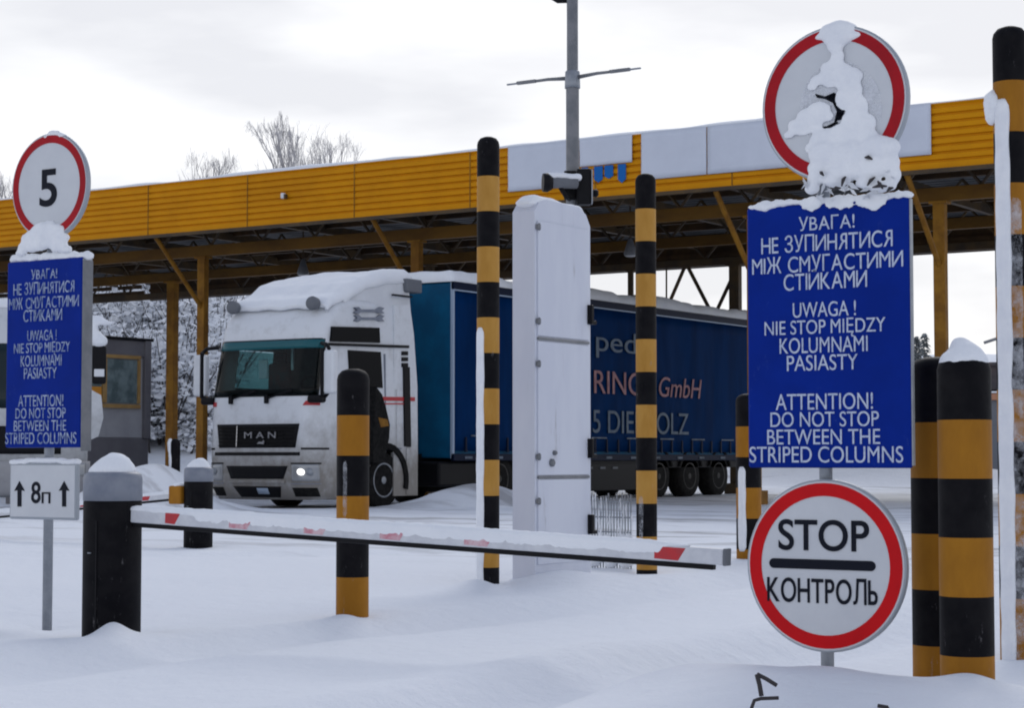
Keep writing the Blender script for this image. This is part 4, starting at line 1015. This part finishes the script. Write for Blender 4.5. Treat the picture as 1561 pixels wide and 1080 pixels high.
for z_ in (cz(520) + .015, cz(729) + .004):
    MB().box((.008, (.03 + y1) / 2, z_), (.012, y1 - .03, .02)).build('door_gap', M['lampgrey'], cabinet)
bl = [((-DX / 2, t_, Hc - .005 - (.05 if t_ > DY - .12 else .0) - (.03 if t_ < .08 else 0)), (DX * .52, .11, .035 + .01 * math.sin(t_ * 9))) for t_ in [.06 + .05 * i for i in range(14)]]
snow_blob('snow_cap', bl, cabinet, .018, .008, 10)
# snow-crusted wire guard beside the cabinet
g0, g1 = at(903, 800, 16.3), at(962, 800, 16.0)
wg = empty('wire_guard', (g0.x, g0.y, 0), math.atan2(g1.y - g0.y, g1.x - g0.x), 'low snow crusted wire mesh guard between the white cabinet and a striped pole', 'guard')
L_ = (g1 - g0).length; zt = ztop(756, 16.2); mb = MB(); rg = random.Random(8)
for i in range(15):
    x_ = L_ * i / 14; mb.tube([(x_, 0, -.1), (x_ + rg.uniform(-.004, .004), 0, zt + rg.uniform(-.03, .03))], .006, seg=5)
for z_ in (.3, .42, .55): mb.tube([(0, 0, z_), (L_, 0, z_)], .007, seg=5)
mb.build('mesh', M['galv'], wg)
snow_blob('snow_crust', [((L_ * i / 14 + .01, -.004, rg.uniform(.15, zt - .02)), (.009, .012, rg.uniform(.06, .14))) for i in range(15) for _ in range(2)] + [((L_ * i / 20, 0, .08 + rg.uniform(0, .12)), (.05, .06, .09)) for i in range(21)], wg, .009, .004, 30)
# ------------------------------------------------------------------ lamp pole, camera, loudspeaker box
LP = at(873, 300, 16.4)
lp = empty('lamp_pole', (LP.x, LP.y, 0), 0, 'slim grey steel pole with short cross arms rising behind the white cabinet', 'pole')
zc = ztop(114, 16.4)
MB().lathe([(.056, -.3), (.056, zc - .1), (.048, zc - .02), (.048, 6.2), (.02, 6.22)], 18).build('shaft', M['lampgrey'], lp)
MB().lathe([(.066, zc - .09), (.066, zc - .06), (.062, zc + .05), (.05, zc + .06)], 18).build('collar', M['galv'], lp)
for sg in (-1, 1):
    a_ = MB().tube([(sg * .05, 0, zc), (sg * .24, 0, zc + .012), (sg * .42, 0, zc + .01)], [.018, .014, .012], seg=8).build('cross_arm', M['lampgrey'], lp)
    MB().box((sg * .46, 0, zc + .012), (.2, .035, .03), .01).build('fitting', M['lampgrey'], a_)
    MB().box((sg * .60, 0, zc + .01), (.12, .02, .014), .005).build('tip', M['greyband'], a_)
MB().tube([(-.04, 0, 4.78), (-.14, 0, 4.79), (-.2, 0, 4.83)], .03, seg=8).build('stub_arm', M['dark'], lp)
p = at(853, 277, 16.1)
cc = empty('security_camera', p, YAW + R(8), 'dark security camera with snow on top, above the white cabinet', 'camera')
MB().tube([(-.11, -.02, -.01), (.15, .06, .0)], .048, seg=14).build('body', M['greyhouse'], cc)
MB().lathe([(.075, -.02), (.08, .02), (.055, .06)], 18, c=(-.12, 0, -.01), axis='X').build('hood', M['dark'], cc)
MB().tube([(.0, .02, -.03), (.06, .03, -.12), (.1, .1, -.13)], .02, seg=8).build('bracket', M['dark'], cc)
snow_blob('snow_cap', [((-.08 + .04 * i, .01 * i, .045), (.045, .05, .035)) for i in range(7)], cc, .012, .006, 20)
p = at(890, 282, 16.3)
sb = empty('signal_box', p, YAW, 'black signal box strapped to the lamp pole above the white cabinet', 'box')
MB().box((0, 0, -.02), (.12, .14, .30), .012).build('case', M['dark'], sb)
MB().box((.066, -.02, -.02), (.012, .13, .28), .003).build('side_plate', M['galv'], sb)
MB().lathe([(.03, 0), (.035, .03), (.02, .05)], 12, c=(.072, 0, -.07), axis='X').build('knob', M['dark'], sb)
MB().box((-.115, .02, -.0), (.1, .05, .24), .008).build('strap', M['rub'], sb)
# ------------------------------------------------------------------ signs
def disc(root, c, d, name, ring_m, ringw=.095, seg=64, face='signwhite'):
    """round plate facing -Y with rim, white field and coloured ring"""
    r = d / 2; c = Vector(c)
    pl = MB().lathe([(r * .98, .022), (r, .016), (r, -.004), (r * .985, -.010)], seg, c=c, axis='Y').build(name, M['signback'], root)
    MB().lathe([(r * .975, -.0095), (r * .975, -.012)], seg, c=c, axis='Y').build('field', M[face], pl)
    mb = MB(); ri, ro = r * (.955 - ringw * 2), r * .955; a0 = []
    for k in range(seg):
        a = 2 * math.pi * k / seg; cs, sn_ = math.cos(a), math.sin(a)
        a0.append([mb.bm.verts.new(c + Vector((R_ * cs, y_, R_ * sn_))) for R_, y_ in ((ri, -.0118), (ri, -.0145), (ro, -.0145), (ro, -.0118))])
    for k in range(seg):
        A_, B_ = a0[k], a0[(k + 1) % seg]
        for i in range(4): mb.bm.faces.new((A_[i], A_[(i + 1) % 4], B_[(i + 1) % 4], B_[i]))
    mb.build('ring', ring_m, pl)
    return pl
LINES = [('УВАГА!', 1218, 1303, 328, 350), ('НЕ ЗУПИНЯТИСЯ', 1161, 1361, 355, 382), ('МІЖ СМУГАСТИМИ', 1147, 1377, 387, 413), ('СТІЙКАМИ', 1195, 1322, 411, 441),
         ('UWAGA !', 1209, 1305, 460, 483), ('NIE STOP MIĘDZY', 1166, 1350, 486, 515), ('KOLUMNAMI', 1189, 1323, 514, 538), ('PASIASTY', 1200, 1308, 541, 565),
         ('ATTENTION!', 1183, 1331, 600, 625), ('DO NOT STOP', 1175, 1340, 628, 651), ('BETWEEN THE', 1170, 1342, 655, 678), ('STRIPED COLUMNS', 1143, 1377, 681, 706)]
S1 = at(1258, 600, 8.05); sy1 = S1.y - .05
pL, pR = atY(1139, 510, sy1), atY(1388, 510, sy1); pT, pB = atY(1263, 308, sy1), atY(1263, 714, sy1)
PW, PH = pR.x - pL.x, pT.z - pB.z; PCX, PCZ = (pL.x + pR.x) / 2, (pT.z + pB.z) / 2
print('plate', PW, PH)
def blue_plate(root, yoff, cx, cz_, wd, hg, edge=.02, tm='signtext'):
    pl = MB().box((cx, yoff + edge / 2, cz_), (wd, edge, hg), .012, seg=3).build('blue_plate', M['signblue'], root)
    MB().box((cx + wd / 2 + .002, yoff + edge / 2 + .004, cz_), (.006, edge, hg - .02)).build('plate_edge', M['galv'], pl)
    for i, (s_, a, b_, c_, d_) in enumerate(LINES):
        A_, B_ = atY(a, (c_ + d_) / 2, sy1), atY(b_, (c_ + d_) / 2, sy1); tp, bt = atY((a + b_) / 2, c_, sy1), atY((a + b_) / 2, d_, sy1)
        fx, fz = wd / PW, hg / PH
        text('lettering', s_, M[tm], pl, (B_.x - A_.x) * fx, (tp.z - bt.z) * fz, (cx + ((A_.x + B_.x) / 2 - PCX) * fx, yoff - .0015, cz_ + ((tp.z + bt.z) / 2 - PCZ) * fz), bold=.012, depth=.003)
    return pl
sgn = empty('sign_post', (S1.x, S1.y, 0), 0, 'right sign post carrying a snowed round sign, large blue warning plate and red stop disc', 'sign', 'sign posts')
MB().tube([(0, 0, -.3), (0, 0, ztop(100, 8.05))], .027, seg=16).build('post', M['galv'], sgn)
pl = blue_plate(sgn, sy1 - S1.y, PCX - S1.x, PCZ, PW, PH)
st = atY(1259, 863, sy1)
sd_ = disc(sgn, (st.x - S1.x, -.05, st.z), .70, 'stop_disc', M['signred'], .075)
def onstop(px, py): q = atY(px, py, S1.y - .062); return q.x - S1.x, q.z
def fit(root, body, px0, px1, py0, py1, m, dy, onf, bold=.0):
    a, b_ = onf(px0, (py0 + py1) / 2), onf(px1, (py0 + py1) / 2); t0, t1 = onf((px0 + px1) / 2, py0), onf((px0 + px1) / 2, py1)
    return text('lettering', body, m, root, b_[0] - a[0], t0[1] - t1[1], ((a[0] + b_[0]) / 2, dy, (t0[1] + t1[1]) / 2), bold=bold, depth=.003)
fit(sd_, 'STOP', 1187, 1325, 793, 841, M['signblack'], -.0635, onstop, .012)
fit(sd_, 'КОНТРОЛЬ', 1170, 1338, 881, 921, M['signblack'], -.0635, onstop, .008)
a, b_ = onstop(1173, 857), onstop(1335, 866); h_ = .020
MB().prism([(a[0] + h_ * (1 - math.sin(R(t_))), (a[1] + b_[1]) / 2 + h_ * math.cos(R(t_))) for t_ in range(0, 181, 20)] + [(b_[0] - h_ * (1 - math.sin(R(t_))), (a[1] + b_[1]) / 2 - h_ * math.cos(R(t_))) for t_ in range(0, 181, 20)], -.065, -.062).build('bar', M['signblack'], sd_)
up = atY(1272, 158, sy1)
ud = disc(sgn, (up.x - S1.x, -.05, up.z), .645, 'snowed_disc', M['signred_d'], .075)
ux, uz = up.x - S1.x, up.z
def us(px, py): q = atY(px, py, S1.y - .062); return q.x - S1.x, q.z
# dark remains of a digit showing through the snow
P_ = [us(*q) for q in ((1243, 143), (1258, 147), (1272, 141), (1284, 150), (1289, 168), (1284, 182), (1272, 186), (1276, 170), (1270, 157), (1258, 151), (1246, 149))]
MB().prism(P_, -.066, -.0625).build('numeral', M['signblack'], ud)
P_ = [us(*q) for q in ((1246, 195), (1262, 192), (1276, 184), (1279, 188), (1262, 198), (1247, 199))]
MB().prism(P_, -.066, -.0625).build('numeral', M['signblack'], ud)
def blobs_px(L, yplane, ox, oy):
    r_ = []
    for px, py, rx, rz, ry, dy in L:
        q = atY(px, py, yplane); k = 8.05 / F
        ry = ry * .62 if (py < 225 and py > 75) else ry
        r_.append(((q.x - ox, q.y - oy + dy, q.z), (rx * k / .9, ry, rz * k)))
    return r_
UB = [(1275, 46, 30, 16, .05, .02), (1278, 58, 24, 14, .04, .0), (1276, 40, 18, 12, .04, .02), (1300, 54, 18, 8, .04, .02), (1254, 56, 16, 7, .04, .02), (1275, 70, 14, 12, .02, -.01), (1278, 86, 12, 12, .012, -.01), (1266, 105, 16, 14, .014, -.01), (1282, 110, 20, 16, .02, -.01), (1300, 120, 14, 14, .012, -.01), (1250, 122, 16, 10, .012, -.01),
      (1240, 132, 10, 9, .008, -.01), (1290, 130, 16, 10, .012, -.01), (1308, 138, 10, 14, .010, -.01),
      (1250, 168, 20, 15, .026, -.012), (1232, 178, 18, 15, .02, -.01), (1216, 192, 16, 13, .014, -.01), (1204, 206, 10, 8, .01, -.01), (1262, 178, 12, 10, .014, -.01), (1304, 185, 22, 22, .012, -.01), (1290, 205, 26, 20, .018, -.012), (1255, 212, 22, 14, .012, -.01),
      (1318, 210, 24, 18, .022, -.012), (1260, 235, 26, 20, .03, -.016), (1300, 238, 34, 24, .035, -.018), (1340, 225, 24, 20, .04, -.016), (1358, 225, 16, 16, .035, -.012), (1356, 250, 16, 18, .03, -.0), (1330, 258, 24, 20, .04, -.01), (1290, 262, 30, 16, .045, -.01), (1250, 256, 20, 14, .035, -.0), (1244, 272, 14, 10, .03, .0),
      (1362, 268, 12, 14, .025, .0), (1275, 276, 22, 10, .04, 0), (1320, 280, 16, 8, .04, 0), (1345, 285, 22, 9, .04, 0), (1238, 288, 12, 10, .03, 0)]
UB += [(1292, 150, 20, 22, .007, -.004), (1308, 165, 18, 24, .007, -.004), (1270, 118, 22, 18, .007, -.004), (1296, 118, 22, 18, .007, -.004), (1232, 190, 26, 12, .008, -.004), (1270, 205, 34, 14, .008, -.004), (1320, 190, 18, 20, .007, -.004), (1276, 96, 14, 14, .010, -.006), (1225, 200, 16, 9, .008, -.004), (1245, 225, 20, 14, .008, -.004)]
snow_blob('snow_clump', blobs_px(UB, S1.y - .062, S1.x, S1.y), sgn, .0055, .0025, 30, M['snow_wet'], smooth=12)
# a thin dusting over the middle of the disc
mb = MB(); V = {}
for i in range(25):
    for j in range(25):
        a, q = 2 * math.pi * i / 24, j / 24
        cx_, cz_ = us(1283 + 62 * q * math.cos(a), 165 + 72 * q * math.sin(a))
        V[i, j] = mb.bm.verts.new((cx_, -.066, cz_))
for i in range(24):
    for j in range(1, 24): mb.bm.faces.new((V[i, j], V[i + 1, j], V[i + 1, j + 1], V[i, j + 1]))
mb.build('frost', M['frost_d'], ud)
rg = random.Random(21)
TBL = []
for i in range(34):
    px = 1147 + (1384 - 1147) * i / 33; py = 313 - 17 * i / 33
    TBL.append((px, py + (3 if i < 5 else 0), 9, 5 + rg.uniform(-1, 3) + (4 if i in (2, 3) else 0), .022, .01))
for i in range(16):
    px = rg.uniform(1225, 1345); TBL.append((px, 309 + rg.uniform(-2, 7), 9, rg.uniform(5, 12), .008, -.006))

snow_blob('plate_snow', blobs_px(TBL, sy1, S1.x, S1.y), sgn, .008, .005, 40, M['snow_wet'])
# crusty snow flakes and dark grit caught between disc and plate
mb = MB()
for i in range(46):
    px, py = rg.uniform(1228, 1368), rg.uniform(255, 306); q = atY(px, py, S1.y - .075)
    c_ = Vector((q.x - S1.x, q.y - S1.y + rg.uniform(-.02, .03), q.z)); a = rg.uniform(0, 3.14); l_ = rg.uniform(.012, .035)
    d_ = Vector((math.cos(a), rg.uniform(-.4, .4), math.sin(a))) * l_; n_ = Vector((-math.sin(a), .2, math.cos(a))) * l_ * .35
    vs_ = [mb.bm.verts.new(v) for v in (c_ - d_, c_ - n_ + Vector((0, -.006, 0)), c_ + d_, c_ + n_ + Vector((0, .006, 0)))]
    mb.bm.faces.new(vs_[:3]); mb.bm.faces.new((vs_[0], vs_[2], vs_[3])); mb.bm.faces.new((vs_[0], vs_[3], vs_[1])); mb.bm.faces.new((vs_[1], vs_[3], vs_[2]))
props(mb.build('ice_flakes', M['snow_wet'], sgn), kind='stuff')
mb = MB()
for px0, py0, px1, py1 in ((1290, 268, 1283, 284), (1322, 283, 1334, 270), (1330, 286, 1352, 284), (1268, 290, 1282, 287), (1318, 240, 1330, 243), (1352, 292, 1362, 286), (1250, 262, 1256, 268), (1338, 276, 1346, 288)):
    a_, b_ = atY(px0, py0, S1.y - .10), atY(px1, py1, S1.y - .10); o_ = Vector((S1.x, S1.y, 0)); mb.tube([a_ - o_, (a_ + b_) / 2 - o_ + Vector((0, -.006, .004)), b_ - o_], [.003, .0085, .003], seg=5)
props(mb.build('grit', M['darktwig'], sgn), kind='stuff')
# left sign post
S2 = at(75, 700, 11.3); sy2 = S2.y - .05
sg2 = empty('sign_post', (S2.x, S2.y, 0), 0, 'left sign post carrying the speed limit 5 disc, blue warning plate and 8 metre plate', 'sign', 'sign posts')
MB().tube([(0, 0, -.3), (0, 0, ztop(215, 11.3))], .028, seg=16).build('post', M['galv'], sg2)
qL, qR = atY(9, 540, sy2), atY(124, 540, sy2); qT, qB = atY(66, 396, sy2), atY(66, 683, sy2)
blue_plate(sg2, sy2 - S2.y, (qL.x + qR.x) / 2 - S2.x, (qT.z + qB.z) / 2, qR.x - qL.x, qT.z - qB.z, edge=.07, tm='signtext_f')
MB().box((qR.x - S2.x + .006, -.012, (qT.z + qB.z) / 2 - .02), (.006, .075, qT.z - qB.z), 0).build('frame_edge', M['lampgrey'], sg2)
f5 = atY(77, 284, sy2); d5 = 163 / F * 11.3
dd = disc(sg2, (f5.x - S2.x, -.05, f5.z), d5, 'speed_disc', M['signred_d'], .072)
on2 = lambda px, py: (lambda q: (q.x - S2.x, q.z))(atY(px, py, S2.y - .062))
fit(dd, '5', 61, 87, 258, 315, M['signblack'], -.0635, on2, .015)
pl8a, pl8b = atY(14, 748, S2.y - .06), atY(117, 748, S2.y - .06); t8, b8 = atY(66, 706, S2.y - .06), atY(66, 793, S2.y - .06)
c8 = ((pl8a.x + pl8b.x) / 2 - S2.x, (t8.z + b8.z) / 2); w8, h8 = pl8b.x - pl8a.x, t8.z - b8.z
dp = MB().box((c8[0], -.045, c8[1]), (w8, .03, h8), .012, seg=3).build('distance_plate', M['signback'], sg2)
MB().box((c8[0], -.0605, c8[1]), (w8 - .03, .003, h8 - .03)).build('field', M['signwhite'], dp)
on8 = lambda px, py: (lambda q: (q.x - S2.x, q.z))(atY(px, py, S2.y - .062))
fit(dp, '8', 48, 62, 735, 768, M['signblack'], -.0635, on8, .012)
fit(dp, 'п', 64, 77, 751, 768, M['signblack'], -.0635, on8, .012)
for px in (30, 98):
    P_ = [on8(px + a, 734 + b_) for a, b_ in ((0, 0), (8, 15), (3, 14), (3, 39), (-3, 39), (-3, 14), (-8, 15))]
    MB().prism(P_, -.065, -.0618).build('arrow', M['signblack'], dp)
k2 = 11.3 / F
def bp2(L): return [((atY(px, py, S2.y - .06).x - S2.x, -.045 + dy, atY(px, py, S2.y - .06).z), (rx * k2 / .68, ry, rz * k2)) for px, py, rx, rz, ry, dy in L]
snow_blob('snow_clump', bp2([(80, 203, 10, 6, .03, 0), (92, 207, 8, 5, .03, 0), (70, 208, 8, 4, .03, 0), (68, 348, 20, 11, .03, -.02), (84, 350, 16, 10, .03, -.02), (55, 356, 14, 10, .03, -.015), (76, 340, 10, 6, .010, -.016), (40, 364, 10, 12, .03, 0), (33, 378, 8, 10, .03, 0), (92, 362, 12, 8, .03, 0), (70, 372, 10, 7, .03, 0), (58, 374, 14, 10, .03, 0), (46, 376, 10, 10, .03, 0), (86, 376, 14, 9, .03, 0), (76, 360, 16, 10, .03, -.01), (60, 364, 14, 9, .03, -.01), (98, 380, 10, 7, .03, 0), (28, 386, 8, 6, .03, 0)]), sg2, .012, .008, 30, M['snow_wet'])
snow_blob('plate_snow', bp2([(14 + 112 * i / 20, 394 - 5 * i / 20, 7, 6 + rg.uniform(-1.5, 4), .035, .03) for i in range(21)]), sg2, .012, .007, 30, M['snow_wet'])
snow_blob('distance_plate_snow', bp2([(18 + 96 * i / 16, 705 - .5 * i / 16 - (2 if 3 < i < 13 else 0), 7, 5, .03, .0) for i in range(17)]), sg2, .01, .004, 24, M['snow_wet'])
# ------------------------------------------------------------------ bent iron sticking out of the snow, front right
ps = at(1168, 1075, 6.75)
iron = empty('bent_iron_stake', (ps.x, ps.y, 0), 0, 'bent dark iron stake poking out of the snow below the stop sign', 'stake')
def tubepx(pts, r_, Z=6.75, parent=iron, o_=ps):
    P_ = [at(px, py, Z) - Vector((o_.x, o_.y, 0)) for px, py in pts]
    return MB().tube(P_, r_, seg=7).build('rod', M['darktwig'], parent)
tubepx([(1161, 1062), (1158, 1045), (1154, 1029)], .0085); tubepx([(1154, 1029), (1168, 1036), (1184, 1046)], .0075)
tubepx([(1144, 1110), (1146, 1080), (1150, 1069), (1160, 1066), (1187, 1065)], .0065)
ps2 = at(1346, 1085, 6.75); ir2 = empty('iron_rod', (ps2.x, ps2.y, 0), 0, 'tip of a dark iron rod in the snow right of the bent stake', 'rod')
MB().tube([at(1338, 1077, 6.75) - Vector((ps2.x, ps2.y, 0)), at(1352, 1079, 6.75) - Vector((ps2.x, ps2.y, 0)), at(1358, 1092, 6.75) - Vector((ps2.x, ps2.y, 0))], .007, seg=7).build('shaft', M['darktwig'], ir2)
# overhead wire at right
wp = [at(1500, 523, 90), at(1530, 513, 90), at(1570, 503, 90)]
wi = empty('branch_arm', (wp[0].x, wp[0].y, 0), 0, 'thin dark lamp arm between the twin bollards and the right striped pole', 'lamp arm')
MB().tube([q - Vector((wp[0].x, wp[0].y, 0)) for q in wp] + [Vector((wp[2].x - wp[0].x, wp[2].y - wp[0].y, 0))], .07, seg=6).build('arm', M['lampgrey'], wi)
